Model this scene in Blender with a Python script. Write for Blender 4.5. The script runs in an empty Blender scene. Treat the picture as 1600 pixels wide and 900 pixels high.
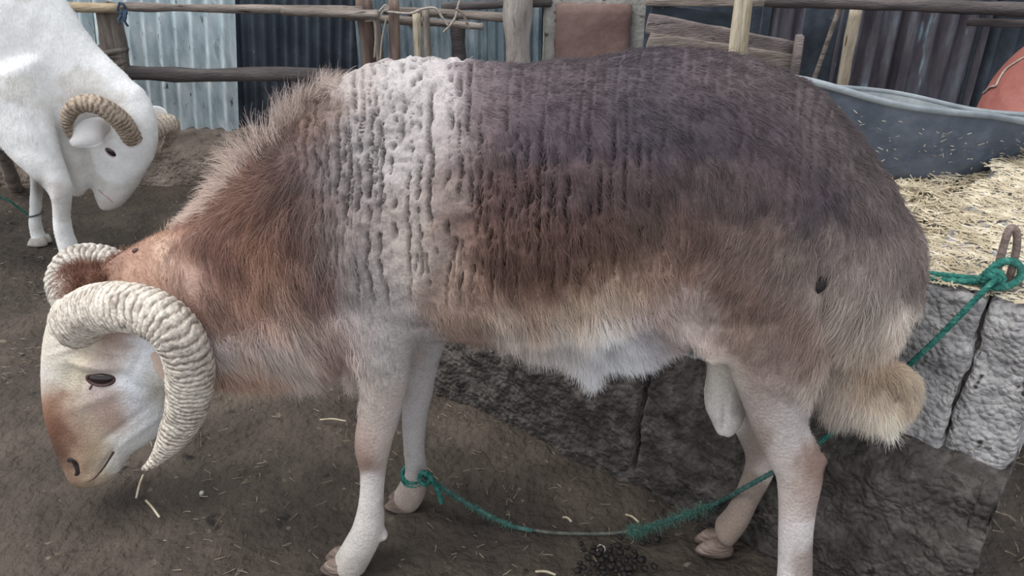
import bpy, bmesh, math, random
import numpy as np
from mathutils import Vector, Matrix
C = bpy.context.scene.collection
random.seed(7); rng = np.random.default_rng(7)

# ------------------------------------------------------------------ camera, sky, sun, exposure
H = 1.06; PITCH = math.radians(28.0); F = 1250.0
cam = bpy.data.cameras.new('camera'); camo = bpy.data.objects.new('camera', cam); C.objects.link(camo)
camo.location = (0, 0, H); camo.rotation_euler = (math.pi/2 - PITCH, 0, 0)
cam.sensor_width = 36; cam.lens = 36*F/1600; cam.clip_end = 60
cam.dof.use_dof = False
bpy.context.scene.camera = camo

w = bpy.data.worlds.new('World'); bpy.context.scene.world = w; w.use_nodes = True
nt = w.node_tree; nt.nodes.clear()
wo = nt.nodes.new('ShaderNodeOutputWorld'); bg = nt.nodes.new('ShaderNodeBackground')
bg.inputs['Color'].default_value = (0.90, 0.94, 1.0, 1); bg.inputs['Strength'].default_value = 1.08
nt.links.new(bg.outputs[0], wo.inputs[0])
sl = bpy.data.lights.new('sun', 'SUN'); so = bpy.data.objects.new('sun', sl); C.objects.link(so)
sl.energy = 3.1; sl.angle = math.radians(50); sl.color = (1.0, 0.97, 0.93)
so.rotation_euler = Vector((-0.48, -0.10, 0.86)).to_track_quat('Z', 'Y').to_euler()
vs = bpy.context.scene.view_settings
vs.view_transform = 'Standard'; vs.look = 'None'; vs.gamma = 1; vs.exposure = 0.0; vs.use_curve_mapping = False

# ------------------------------------------------------------------ measuring helpers: a photo point plus a real depth gives a real place
SP, CP = math.sin(PITCH), math.cos(PITCH)
def ray(u, v):
    x = (u-800)/F; y = (v-450)/F
    return np.array([x, CP - y*SP, -SP - y*CP])
CAM = np.array([0, 0, H])
def PY(u, v, Y):
    d = ray(u, v); return CAM + d*(Y/d[1])
def PZ(u, v, z):
    d = ray(u, v); return CAM + d*((z-H)/d[2])
class Plane:
    def __init__(s, p0, p1):
        s.o = np.array([p0[0], p0[1], 0.0]); d = np.array([p1[0]-p0[0], p1[1]-p0[1], 0.0]); s.D = d/np.linalg.norm(d)
        s.L = np.array([s.D[1], -s.D[0], 0.0])
        if s.L[1] > 0: s.L = -s.L
    def P(s, u, v, off=0.0):
        d = ray(u, v); o = s.o + s.L*off
        t = np.dot(o-CAM, s.L)/np.dot(d, s.L); return CAM + d*t
    def chart(s, co):                         # the side view of the animal: the same on its left and its right flank
        off = (co - s.o) @ s.L
        mir = (off < 0) & ((co[:, 2] > .33) | (((co-s.o) @ s.D) < -.2)); q = co - (2*off*mir)[:, None]*s.L; r = q - CAM
        dep = r[:, 1]*CP - r[:, 2]*SP
        return 800 + F*r[:, 0]/dep, 450 + F*(-r[:, 1]*SP - r[:, 2]*CP)/dep, off

# ------------------------------------------------------------------ noise
def _hash(ix, iy, iz, s):
    h = (ix*374761393 + iy*668265263 + iz*2147483647 + s*1274126177).astype(np.int64) & 0x7fffffff
    h = ((h ^ (h >> 13))*1274126177) & 0x7fffffff
    return ((h ^ (h >> 16)) & 0xffff)/65535.0
def vnoise(p, s=0):
    p = np.asarray(p, float); f = np.floor(p); r = p-f; i = f.astype(np.int64); r = r*r*(3-2*r)
    out = 0
    for a in (0, 1):
        for b in (0, 1):
            for c in (0, 1):
                wgt = (r[:, 0] if a else 1-r[:, 0])*(r[:, 1] if b else 1-r[:, 1])*(r[:, 2] if c else 1-r[:, 2])
                out = out + wgt*_hash(i[:, 0]+a, i[:, 1]+b, i[:, 2]+c, s)
    return out*2-1
def fbm(p, s=0, o=4):
    t = 0; a = 1
    for k in range(o): t = t + a*vnoise(p*(2**k), s+k*7); a *= .5
    return t
def v3(u, v, sc): return np.stack([u*sc, v*sc, np.zeros_like(u)], 1)
def sm(a, b, x): t = np.clip((x-a)/(b-a), 0, 1); return t*t*(3-2*t)

# ------------------------------------------------------------------ materials
def lin(c): return tuple(((x/255)/12.92 if x/255 <= .04045 else ((x/255+.055)/1.055)**2.4) for x in c)
def L4(c): return (*lin(c), 1)
def mat(name, cols, scale=8, rough=.8, bump=.3, bscale=40, detail=6, stretch=(1, 1, 1), metallic=0, dist=.01, spots=None, voro=None, spec=.3):
    """noise-mixed colour (2 or 3 colours) + bump; spots=(colour, scale, threshold)"""
    m = bpy.data.materials.new(name); m.use_nodes = True; t = m.node_tree; n = t.nodes; l = t.links
    b = n['Principled BSDF']; b.inputs['Roughness'].default_value = rough; b.inputs['Metallic'].default_value = metallic
    b.inputs['Specular IOR Level'].default_value = spec
    tc = n.new('ShaderNodeTexCoord'); mp = n.new('ShaderNodeMapping'); mp.inputs['Scale'].default_value = stretch
    l.new(tc.outputs['Object'], mp.inputs[0])
    no = n.new('ShaderNodeTexNoise'); no.inputs['Scale'].default_value = scale; no.inputs['Detail'].default_value = detail; no.inputs['Roughness'].default_value = .62
    l.new(mp.outputs[0], no.inputs['Vector'])
    cr = n.new('ShaderNodeValToRGB'); l.new(no.outputs[0], cr.inputs[0]); e = cr.color_ramp.elements
    pos = [.33, .67] if len(cols) == 2 else [.3, .5, .68]
    while len(e) < len(cols): e.new(.5)
    for k, c in enumerate(cols): e[k].position = pos[k]; e[k].color = L4(c)
    out = cr.outputs[0]
    if spots:
        for (sc_, ss, th) in spots:
            n2 = n.new('ShaderNodeTexNoise'); n2.inputs['Scale'].default_value = ss; n2.inputs['Detail'].default_value = 4
            l.new(mp.outputs[0], n2.inputs['Vector'])
            r2 = n.new('ShaderNodeValToRGB'); r2.color_ramp.elements[0].position = th; r2.color_ramp.elements[1].position = th+.06
            l.new(n2.outputs[0], r2.inputs[0])
            mx = n.new('ShaderNodeMix'); mx.data_type = 'RGBA'; l.new(r2.outputs[0], mx.inputs[0]); l.new(out, mx.inputs[6]); mx.inputs[7].default_value = L4(sc_)
            out = mx.outputs[2]
    l.new(out, b.inputs['Base Color'])
    nb = n.new('ShaderNodeTexNoise'); nb.inputs['Scale'].default_value = bscale; nb.inputs['Detail'].default_value = 8; l.new(mp.outputs[0], nb.inputs['Vector'])
    bp = n.new('ShaderNodeBump'); bp.inputs['Strength'].default_value = bump; bp.inputs['Distance'].default_value = dist
    if voro:
        vo = n.new('ShaderNodeTexVoronoi'); vo.inputs['Scale'].default_value = voro; nd = n.new('ShaderNodeVectorMath'); nd.operation = 'MULTIPLY_ADD'; nd.inputs[1].default_value = (.007, .007, .007)
        l.new(nb.outputs[1], nd.inputs[0]); l.new(mp.outputs[0], nd.inputs[2]); l.new(nd.outputs[0], vo.inputs['Vector'])
        ma = n.new('ShaderNodeMath'); ma.operation = 'SUBTRACT'; l.new(nb.outputs[0], ma.inputs[0]); l.new(vo.outputs['Distance'], ma.inputs[1]); l.new(ma.outputs[0], bp.inputs['Height'])
    else: l.new(nb.outputs[0], bp.inputs['Height'])
    l.new(bp.outputs[0], b.inputs['Normal'])
    return m
def attr_mat(name, rough=.75, bump=.3, bscale=120, attr='col', spec=.2, vary=.25, sheen=0):
    m = bpy.data.materials.new(name); m.use_nodes = True; t = m.node_tree; n = t.nodes; l = t.links
    b = n['Principled BSDF']; b.inputs['Roughness'].default_value = rough; b.inputs['Specular IOR Level'].default_value = spec
    if sheen: b.inputs['Sheen Weight'].default_value = sheen
    a = n.new('ShaderNodeAttribute'); a.attribute_name = attr
    tc = n.new('ShaderNodeTexCoord'); no = n.new('ShaderNodeTexNoise'); no.inputs['Scale'].default_value = bscale; no.inputs['Detail'].default_value = 6
    l.new(tc.outputs['Object'], no.inputs['Vector'])
    if vary:
        mr = n.new('ShaderNodeMapRange'); mr.inputs[1].default_value = .3; mr.inputs[2].default_value = .7; mr.inputs[3].default_value = 1-vary; mr.inputs[4].default_value = 1+vary
        l.new(no.outputs[0], mr.inputs[0])
        mx = n.new('ShaderNodeVectorMath'); mx.operation = 'SCALE'; l.new(a.outputs['Color'], mx.inputs[0]); l.new(mr.outputs[0], mx.inputs['Scale'])
        l.new(mx.outputs[0], b.inputs['Base Color'])
    else: l.new(a.outputs['Color'], b.inputs['Base Color'])
    if bump:
        bp = n.new('ShaderNodeBump'); bp.inputs['Strength'].default_value = bump; bp.inputs['Distance'].default_value = .004
        l.new(no.outputs[0], bp.inputs['Height']); l.new(bp.outputs[0], b.inputs['Normal'])
    return m

# ------------------------------------------------------------------ object helpers
def link(o, parent=None):
    C.objects.link(o)
    if parent is not None: o.parent = parent; o.matrix_parent_inverse = Matrix.Translation(-Vector(parent.location))
    return o
def tag(o, label=None, cat=None, group=None, kind=None):
    if label: o['label'] = label
    if cat: o['category'] = cat
    if group: o['group'] = group
    if kind: o['kind'] = kind
    return o
def thing(name, loc, label, cat, group=None):
    o = bpy.data.objects.new(name, None); C.objects.link(o); o.location = tuple(loc); o.empty_display_size = .05
    return tag(o, label, cat, group)
def mesh(name, V, Fc, m, parent=None, smooth=True):
    me = bpy.data.meshes.new(name); me.from_pydata([tuple(map(float, p)) for p in V], [], Fc); me.update()
    if smooth: me.polygons.foreach_set('use_smooth', [True]*len(me.polygons))
    if m: me.materials.append(m)
    return link(bpy.data.objects.new(name, me), parent)
def centre(o):
    """put a one-mesh thing's origin at the middle of its base"""
    me = o.data; co = np.empty(len(me.vertices)*3); me.vertices.foreach_get('co', co); co = co.reshape(-1, 3)
    c = np.array([(co[:, 0].min()+co[:, 0].max())/2, (co[:, 1].min()+co[:, 1].max())/2, co[:, 2].min()])
    me.vertices.foreach_set('co', (co-c).ravel()); o.location = tuple(c); me.update(); return o
class MB:
    def __init__(s): s.V = []; s.F = []
    def add(s, V, Fc):
        k = len(s.V); s.V += [tuple(map(float, p)) for p in V]; s.F += [tuple(i+k for i in f) for f in Fc]; return s
    def build(s, name, m, parent=None, smooth=True): return mesh(name, s.V, s.F, m, parent, smooth)
def resample(P, n):
    """Catmull-Rom through the rows of P, n samples"""
    P = np.asarray(P, float); k = len(P)
    Q = np.vstack([2*P[0]-P[1], P, 2*P[-1]-P[-2]])
    t = np.linspace(0, k-1-1e-9, n); i = t.astype(int); f = (t-i)[:, None]
    a, b, c, d = Q[i], Q[i+1], Q[i+2], Q[i+3]
    return .5*((2*b) + (c-a)*f + (2*a-5*b+4*c-d)*f**2 + (3*b-3*c+d-a)*f**3)
def tube_data(P, R, seg=12, prof=None, cap=True, up=None):
    """tube along points P with radii R; prof(i, angles)->scale"""
    P = np.asarray(P, float); R = np.broadcast_to(np.asarray(R, float), (len(P),))
    T = np.gradient(P, axis=0); T /= np.linalg.norm(T, axis=1)[:, None]+1e-12
    n0 = np.array(up if up is not None else ([0, 0, 1] if abs(T[0, 2]) < .8 else [1, 0, 0]), float)
    V = []; ang = np.linspace(0, 2*math.pi, seg, endpoint=False)
    nrm = n0 - T[0]*np.dot(n0, T[0]); nrm /= np.linalg.norm(nrm)
    for i in range(len(P)):
        nrm = nrm - T[i]*np.dot(nrm, T[i]); nrm /= np.linalg.norm(nrm)+1e-12; bn = np.cross(T[i], nrm)
        sc = prof(i, ang) if prof else np.ones(seg)
        V += list(P[i] + R[i]*(np.cos(ang)*sc)[:, None]*nrm + R[i]*(np.sin(ang)*sc)[:, None]*bn)
    Fc = [(i*seg+j, i*seg+(j+1) % seg, (i+1)*seg+(j+1) % seg, (i+1)*seg+j) for i in range(len(P)-1) for j in range(seg)]
    if cap:
        a = len(V); V.append(P[0]-T[0]*R[0]*.35); b = len(V); V.append(P[-1]+T[-1]*R[-1]*.35); o = (len(P)-1)*seg
        Fc += [(a, (j+1) % seg, j) for j in range(seg)] + [(b, o+j, o+(j+1) % seg) for j in range(seg)]
    return V, Fc
def pole(name, p0, p1, r0, r1, m, parent=None, seg=14, n=26, wob=.12, bend=.0, s=0):
    """a rough wooden pole"""
    p0, p1 = np.array(p0, float), np.array(p1, float); t = np.linspace(0, 1, n)[:, None]
    P = p0*(1-t)+p1*t; P[:, 2] += bend*np.sin(t[:, 0]*math.pi)
    Ln = np.linalg.norm(p1-p0)
    ax = np.stack([fbm(np.stack([t[:, 0]*Ln*3, np.full(n, s+.3), np.full(n, k*3.1)], 1), s+k, 2) for k in range(3)], 1)
    P = P+ax*r0*.25
    R = (r0*(1-t)+r1*t)[:, 0]*(1+wob*fbm(np.stack([t[:, 0]*Ln*9, np.full(n, s), np.zeros(n)], 1), s, 3))
    def prof(i, ang): return 1+wob*vnoise(np.stack([np.cos(ang)*1.5, np.sin(ang)*1.5, np.full(len(ang), i*.35+s)], 1), s)
    V, Fc = tube_data(P, R, seg, prof); return mesh(name, V, Fc, m, parent)
def grid_data(nu, nv, fn):
    u, v = np.meshgrid(np.linspace(0, 1, nu), np.linspace(0, 1, nv)); P = fn(u.ravel(), v.ravel())
    return P, [(j*nu+i, j*nu+i+1, (j+1)*nu+i+1, (j+1)*nu+i) for j in range(nv-1) for i in range(nu-1)]
def rough_box(name, o, ux, uy, uz, m, parent=None, cuts=10, amp=.006, fs=14, s=0, edge=.012, smooth=True):
    """box from corner o spanned by ux,uy,uz, subdivided, with worn edges and a lumpy surface"""
    bm = bmesh.new(); bmesh.ops.create_cube(bm, size=1); bmesh.ops.subdivide_edges(bm, edges=bm.edges, cuts=cuts, use_grid_fill=True)
    V = np.array([q.co[:] for q in bm.verts])+.5; Fc = [tuple(q.index for q in f.verts) for f in bm.faces]; bm.free()
    M = np.array([ux, uy, uz], float); ln = np.linalg.norm(M, axis=1)
    Q = (V-.5)*ln; hlf = ln/2; k = np.minimum(edge, hlf*.6)
    inn = np.clip(Q, -(hlf-k), hlf-k); d = Q-inn; dn = np.linalg.norm(d, axis=1)[:, None]
    Q = inn + np.where(dn > 1e-9, d/np.maximum(dn, 1e-9)*np.minimum(dn, k.min()), 0)
    nr = Q/hlf; nr = nr*(np.abs(nr) > .93); nn = np.linalg.norm(nr, axis=1)[:, None]; nr = nr/np.maximum(nn, 1e-9)
    Wd = np.array(o, float)+(Q/ln+.5) @ M; U = M/ln[:, None]
    Wd = Wd + (nr @ U)*(amp*fbm(Wd*fs, s, 5))[:, None]
    return mesh(name, Wd, Fc, m, parent, smooth)

# ------------------------------------------------------------------ shared materials
M = {}
M['floor'] = mat('packed_earth', [(56, 49, 44), (74, 66, 59), (94, 85, 75)], 5, .8, .9, 55, 10, dist=.02, spots=[((112, 102, 88), 38, .67), ((36, 33, 31), 16, .66)])
M['concrete'] = mat('rough_concrete', [(126, 124, 126), (160, 158, 158), (194, 192, 192)], 30, .92, 1.0, 60, 10, dist=.006, voro=110, spots=[((60, 57, 56), 30, .63), ((196, 194, 192), 9, .70)])
M['concrete_dark'] = mat('shaded_dark_concrete', [(54, 50, 48), (78, 73, 70), (108, 103, 99)], 24, .92, 1.0, 55, 10, dist=.006, voro=100, spots=[((44, 41, 40), 30, .64), ((150, 146, 142), 60, .72)])  # plinth's darker concrete, with the shadow between the legs put into its colour
M['earthledge'] = mat('earth_ledge', [(96, 86, 78), (128, 116, 106), (152, 140, 130)], 9, .92, 1.0, 55, 10, dist=.02, spots=[((70, 62, 58), 14, .64)])
M['cement'] = mat('grey_cement', [(150, 148, 142), (178, 176, 170), (196, 194, 190)], 12, .9, .6, 50, 8, spots=[((108, 104, 98), 26, .63)])
M['brownwall'] = mat('brown_plaster', [(116, 92, 86), (136, 112, 106), (152, 130, 122)], 7, .85, .4, 30, spots=[((176, 166, 158), 40, .72)])
M['galv'] = mat('galvanised_sheet', [(158, 176, 184), (204, 220, 226), (242, 250, 252)], 12, .35, .2, 60, 6, metallic=.0, stretch=(2.2, 1, .6), spots=[((92, 90, 88), 34, .66), ((120, 118, 112), 5, .66)], spec=.5)  # near-white upright streaks paint the glare on the sheets
M['galv_blue'] = mat('blue_grey_sheet', [(140, 160, 170), (176, 194, 202), (212, 224, 230)], 9, .45, .2, 60, 6, metallic=.0, spots=[((84, 84, 86), 30, .68)])
M['darksheet'] = mat('dark_sheet', [(50, 57, 66), (66, 74, 84), (86, 94, 104)], 7, .6, .2, 60, 8, metallic=.2, spots=[((128, 138, 146), 60, .70)])
M['rustsheet'] = mat('old_sheet', [(66, 64, 74), (94, 90, 98), (118, 124, 134)], 8, .6, .3, 60, 8, stretch=(3, 1, .5), metallic=.15, spots=[((140, 164, 176), 9, .62)])
M['wood_pale'] = mat('pale_wood', [(144, 126, 104), (176, 158, 132), (200, 184, 160)], 9, .8, .5, 60, 8, stretch=(1, 4, 4), spots=[((104, 88, 70), 18, .64)])
M['wood_palez'] = mat('pale_wood_upright', [(150, 138, 118), (190, 178, 156), (214, 204, 184)], 10, .8, .6, 60, 8, stretch=(5, 5, .6), spots=[((110, 96, 78), 16, .64)])
M['wood_grey'] = mat('grey_wood', [(104, 94, 90), (136, 126, 118), (168, 156, 148)], 9, .85, .7, 60, 8, stretch=(.6, 4, 5), spots=[((66, 60, 58), 20, .64)])
M['wood_greyz'] = mat('grey_wood_upright', [(100, 90, 84), (130, 120, 112), (164, 154, 144)], 9, .85, .7, 60, 8, stretch=(5, 5, .6), spots=[((72, 66, 62), 20, .64)])
M['wood_dark'] = mat('dark_wood', [(68, 64, 66), (92, 86, 86), (116, 108, 106)], 9, .85, .7, 60, 8, stretch=(.6, 4, 5))
M['post_grey'] = mat('grey_post', [(130, 122, 116), (160, 152, 146), (184, 178, 172)], 8, .85, .5, 50, 8, stretch=(4, 4, .8), spots=[((120, 108, 96), 14, .62)])
M['wood_brown'] = mat('brown_wood', [(92, 76, 70), (122, 104, 96), (148, 130, 120)], 9, .85, .6, 60, 8, stretch=(5, 5, .6))
M['plank'] = mat('old_plank', [(96, 88, 88), (120, 110, 108), (142, 132, 128)], 10, .85, .6, 60, 8, stretch=(1, 4, 4), spots=[((70, 64, 66), 12, .62)])
M['rope'] = mat('green_rope', [(28, 84, 76), (44, 112, 102), (84, 146, 134)], 90, .8, .6, 300, 6)
M['rope_dusty'] = mat('dusty_rope', [(44, 74, 70), (66, 104, 98), (98, 132, 124)], 70, .9, .6, 300, 6)
M['rope_worn'] = mat('worn_rope', [(74, 84, 78), (98, 104, 96), (122, 122, 112)], 60, .9, .6, 300, 6)
M['twine'] = mat('pale_twine', [(150, 142, 134), (186, 178, 168)], 80, .9, .4, 200)
M['bluecloth'] = mat('blue_rag', [(44, 62, 84), (78, 100, 124)], 60, .9, .4, 200)
M['straw'] = mat('straw', [(150, 138, 114), (190, 178, 154), (216, 207, 188)], 30, .7, .2, 100, 3)
M['litter'] = mat('litter', [(98, 90, 76), (134, 124, 106), (176, 166, 144)], 30, .8, .2, 100, 3)
M['strawbed'] = mat('straw_bed', [(108, 98, 84), (146, 136, 118), (176, 166, 146)], 40, .95, 1.0, 120, 8, dist=.02)
M['tub'] = mat('black_rubber_tub', [(74, 82, 96), (94, 103, 118), (120, 128, 142)], 9, .6, .3, 50, 8, spots=[((150, 156, 164), 38, .70)])
M['tubin'] = mat('lit_rubber_inside', [(112, 120, 126), (134, 142, 146), (156, 162, 164)], 12, .8, .3, 50, 8)  # skylight on the inner wall is put into this paler grey
M['tubrim'] = mat('pale_rubber_rim', [(108, 116, 124), (130, 138, 144), (150, 157, 162)], 12, .7, .3, 50, 8)  # rim a paler grey than the bowl's outside
M['redplastic'] = mat('red_plastic', [(132, 80, 74), (150, 94, 86), (172, 116, 108)], 5, .55, .2, 40, 5)
M['iron'] = mat('rusty_iron', [(98, 82, 78), (122, 106, 100), (146, 132, 126)], 40, .7, .5, 200)
M['hoof'] = mat('hoof_horn', [(84, 72, 66), (118, 102, 94), (150, 134, 124)], 20, .6, .6, 60, 6, stretch=(1, 1, 4))
M['dung'] = mat('dung', [(28, 25, 24), (44, 39, 36)], 40, .6, .4, 100)
M['pupil'] = mat('dark_eye', [(30, 22, 24), (44, 32, 34)], 30, .15, .0, 40, spec=.6)
M['eyelid'] = mat('eyelid', [(70, 50, 50), (98, 76, 74)], 60, .6, .3, 200)
M['pinkskin'] = mat('pink_skin', [(188, 158, 156), (206, 180, 178)], 30, .7, .2, 100)
M['nostril'] = mat('dark_nostril', [(44, 36, 38), (60, 50, 52)], 30, .6, .2, 100)
M['fleece'] = attr_mat('ram_coat', .85, .45, 220, vary=.14)
M['hair'] = attr_mat('ram_hair', .6, 0, 60, spec=.25, vary=0)
M['whitecoat'] = attr_mat('white_coat', .85, .25, 120, vary=.06)
M['horn'] = attr_mat('horn', .75, .55, 190, vary=.3)
M['palehoof'] = mat('pale_hoof', [(150, 142, 136), (184, 176, 168), (204, 198, 192)], 20, .7, .4, 60, 6)

# ------------------------------------------------------------------ ground
def fl(u, v):
    x = -4+8*u; y = -0.3 + 6.3*v**1.6
    p = np.stack([x, y, np.zeros_like(x)], 1); p[:, 2] = .006*fbm(p*6, 3, 5)+.004*fbm(p*30, 5, 3) - .004
    return p
V, Fc = grid_data(520, 420, fl)
tag(mesh('floor', V, Fc, M['floor']), kind='structure')

# ------------------------------------------------------------------ back wall of corrugated sheets
def corr(name, p0, p1, z0, z1, pitch, amp, m, parent, nz=5, s=0, shear=0.0):
    p0 = np.array([p0[0], p0[1], 0]); p1 = np.array([p1[0], p1[1], 0]); L_ = np.linalg.norm(p1-p0); d = (p1-p0)/L_; nn = np.array([d[1], -d[0], 0])
    nx = int(L_/pitch*9)+2
    def fn(u, v):
        x = u*L_; wv = 1.25*amp*np.sin(2*math.pi*x/pitch) + .003*vnoise(np.stack([x*4, v*4, np.full_like(x, s)], 1), s)
        return p0 + np.outer(x, d) + np.outer(wv, nn) + np.stack([shear*(z0+(z1-z0)*v-.45), 0*x, z0+(z1-z0)*v], 1)
    Va, Fa = grid_data(nx, nz, fn); mb = MB(); mb.add(Va, Fa); mb.add(Va-nn*.0012, [f[::-1] for f in Fa])
    return mb.build(name, m, parent)
def struct(name): 
    o = bpy.data.objects.new(name, None); C.objects.link(o); o['kind'] = 'structure'; o.empty_display_size = .05; return o
wb = struct('wall_back')
YB = 3.02; YM = 3.6
def X_(u, v, Y): return PY(u, v, Y)[0]
xs = [X_(u, 110, YB) for u in (-700, -420, -130, 140, 376, 562)]
corr('corrugated_sheet', (xs[0], YB), (xs[1]+.04, YB), .0, 1.9, .057, .009, M['galv'], wb, s=1, shear=.13)
corr('corrugated_sheet', (xs[1], YB+.014), (xs[2]+.04, YB+.014), .0, 1.9, .057, .009, M['galv'], wb, s=2, shear=.13)
corr('corrugated_sheet', (xs[2], YB), (xs[3]+.05, YB), .0, 1.9, .057, .009, M['galv_blue'], wb, s=3, shear=.13)
corr('corrugated_sheet', (xs[3], YB-.014), (xs[4], YB-.014), .0, 1.9, .0567, .009, M['galv'], wb, s=4, shear=.13)
corr('corrugated_sheet', (xs[4]-.03, YB+.012), (xs[5], YB+.012), .0, 1.9, .040, .006, M['darksheet'], wb, s=5, shear=.11)
corr('corrugated_sheet', (xs[5], YB+.012), (xs[5]+.02, YM), .0, 1.9, .05, .007, M['galv_blue'], wb, s=6)
xm = [X_(u, 60, YM) for u in (560, 668, 760, 870)]
for k, mm in enumerate(('galv', 'galv', 'galv_blue')):
    corr('corrugated_sheet', (xm[k]-.05, YM+.012*(k % 2)), (xm[k+1]+.02, YM+.012*(k % 2)), .0, 1.9, [.052, .050, .038][k], .009, M[mm], wb, s=7+k)
corr('corrugated_sheet', (xm[3], YM), (X_(848, 60, 3.0), 3.0), .0, 1.9, .05, .007, M['darksheet'], wb, s=11)
YR = 2.75
xr = [X_(u, 60, YR) for u in (1015, 1190, 1262, 1312, 1425, 1530, 1800, 2100)]
for k, mm in enumerate(('darksheet', 'rustsheet', 'darksheet', 'rustsheet', 'rustsheet', 'darksheet', 'rustsheet')):
    corr('corrugated_sheet', (xr[k]-.02, YR+.013*(k % 2)), (xr[k+1]+.02, YR+.013*(k % 2)), .0, 1.9, [.05, .05, .05, .062, .064, .064, .062][k], [.002, .008, .002, .011, .011, .008, .01][k], M[mm], wb, s=21+k)
# earth ledge at the foot of the wall
def ledge(u, v):
    prof = np.array([[2.80, -.02], [2.815, .06], [2.83, .11], [2.86, .145], [2.92, .15], [3.0, .155], [3.06, .16]]); q = resample(prof, 40)
    i = np.clip((v*39).round().astype(int), 0, 39); x = -3.2+3.9*u
    p = np.stack([x, q[i, 0], q[i, 1]], 1); nzv = fbm(p*np.array([5, 8, 8]), 31, 5)
    p[:, 1] += .022*nzv; p[:, 2] += .010*fbm(p*12, 33, 4); return p
V, Fc = grid_data(260, 40, ledge); tag(mesh('trim_1', V, Fc, M['earthledge']), kind='structure')

# ------------------------------------------------------------------ timber rail fence in front of the sheets
YF = 2.84
c0 = PZ(570, 230, 0)
fence = thing('timber_fence', (X_(170, 100, YF), YF, 0), 'rough timber rail fence with round posts lashed by twine along the corrugated wall', 'fence')
def fpole(name, a, b, ra, rb, m, Y=YF, Y2=None, **k):
    Y2 = Y if Y2 is None else Y2
    pa, pb = PY(a[0], a[1], Y), PY(b[0], b[1], Y2)
    return pole(name, pa, pb, ra, rb, M[m], fence, **k)
def upright(name, u, v, r, z0, z1, m, Y=YF, lean=0, r1=None, **k):
    x = X_(u, v, Y); return pole(name, (x, Y, z0), (x+lean, Y, z1), r, r1 or r, M[m], fence, **k)
upright('post', 150, 60, .043, -.05, .635, 'wood_greyz', s=1, lean=.07)
upright('post', -250, 60, .043, -.05, .60, 'wood_greyz', s=11)
fpole('rail', (-420, 6), (193, 13), .017, .016, 'wood_pale', Y=YF-.05, s=2, wob=.08)
fpole('rail', (186, 11), (566, 16), .0135, .015, 'wood_grey', Y=YF-.05, s=3, wob=.15)
fpole('rail', (440, 17), (590, 24), .013, .014, 'wood_grey', Y=YF-.10, s=4, wob=.15)
fpole('rail', (-420, 108), (600, 118), .027, .024, 'wood_dark', Y=YF, s=5, wob=.12)
upright('post', 573, 60, .027, -.05, .66, 'wood_brown', s=6)
upright('stake', 591, 60, .012, .0, .625, 'wood_greyz', Y=YF-.06, s=7)
upright('stake', 609, 60, .017, .0, .655, 'wood_brown', Y=YF-.06, lean=.02, s=8)
upright('stake', 648, 60, .014, .0, .615, 'wood_palez', Y=YF-.06, lean=.01, s=9)
upright('stake', 668, 60, .013, .0, .63, 'wood_greyz', Y=YF-.06, s=10)
upright('stake', 716, 60, .027, .0, .57, 'wood_dark', Y=YF+.04, s=12)
upright('post', 813, 50, .047, -.05, .85, 'post_grey', s=13)
fpole('rail', (540, 24), (755, 42), .013, .013, 'wood_grey', Y=YF-.02, s=14, wob=.15)
fpole('rail', (600, 15), (800, 27), .014, .016, 'wood_grey', Y=YF+.03, s=15)
fpole('rail', (690, 10), (860, 4), .013, .015, 'wood_dark', Y=YF+.06, s=16)
def lash(pts, r, m, name='lashing', Y=YF-.09, n=60):
    P = np.array([PY(a[0], a[1], Y+(a[2] if len(a) > 2 else 0)) for a in pts]); V, Fc = tube_data(resample(P, n), r, 6); return mesh(name, V, Fc, M[m], fence)
lash([(571, 33), (590, 30), (598, 18), (607, 14), (602, 8), (594, 16), (578, 30)], .003, 'twine')
lash([(604, 18), (640, 21), (660, 14), (680, 13), (690, 26), (700, 40)], .004, 'twine')
lash([(722, -6), (716, 8), (712, 26), (703, 40), (693, 50)], .0038, 'twine')
lash([(712, 14), (722, 20), (728, 32), (733, 44)], .0045, 'wood_grey')
lash([(586, 30), (587, 55), (585, 90)], .003, 'twine')
lash([(603, 30), (597, 60), (594, 92)], .0028, 'twine')
for dv in (78, 86, 94):                                  # bindings round the leaning post
    c = PY(172, dv, YF); a = np.linspace(0, 2*math.pi, 33)
    P = np.stack([c[0]+.0, c[1]+0*0, c[2]]) + np.stack([.052*np.cos(a), .052*np.sin(a), .004*np.sin(a*2+dv)], 1)
    V, Fc = tube_data(P, .010 if dv != 86 else .006, 8); mesh('binding', V, Fc, M['wood_greyz'], fence)
mb = MB()
P = np.array([PY(a, b, YF-.07) for a, b in ((186, 4), (194, 8), (193, 17), (187, 20), (184, 14), (187, 5))]); mb.add(*tube_data(resample(P, 40), .004, 6))
for (a, b) in (((188, 18), (187, 38)), ((193, 19), (199, 41)), ((196, 16), (194, 34))):
    pa, pb = PY(*a, YF-.08), PY(*b, YF-.08); t = np.linspace(0, 1, 8)[:, None]; P = pa*(1-t)+pb*t; P[:, 0] += .004*np.sin(t[:, 0]*7)
    mb.add(*tube_data(P, .0055*(1-.3*t[:, 0]), 6, prof=lambda i, an: 1-.65*np.abs(np.sin(an))))
o = mb.build('rag', M['bluecloth'], fence); o['label'] = 'blue rag knotted round the top rail'

# thing: leaning stake at the far left
st = pole('wooden_stake', PY(-22, 175, 2.46), PZ(24, 294, 0)+np.array([0, 0, -.01]), .022, .024, M['wood_grey'], seg=12, n=18, s=41)
tag(centre(st), 'short grey wooden stake leaning behind the white ram\'s forelegs', 'stake')

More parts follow.
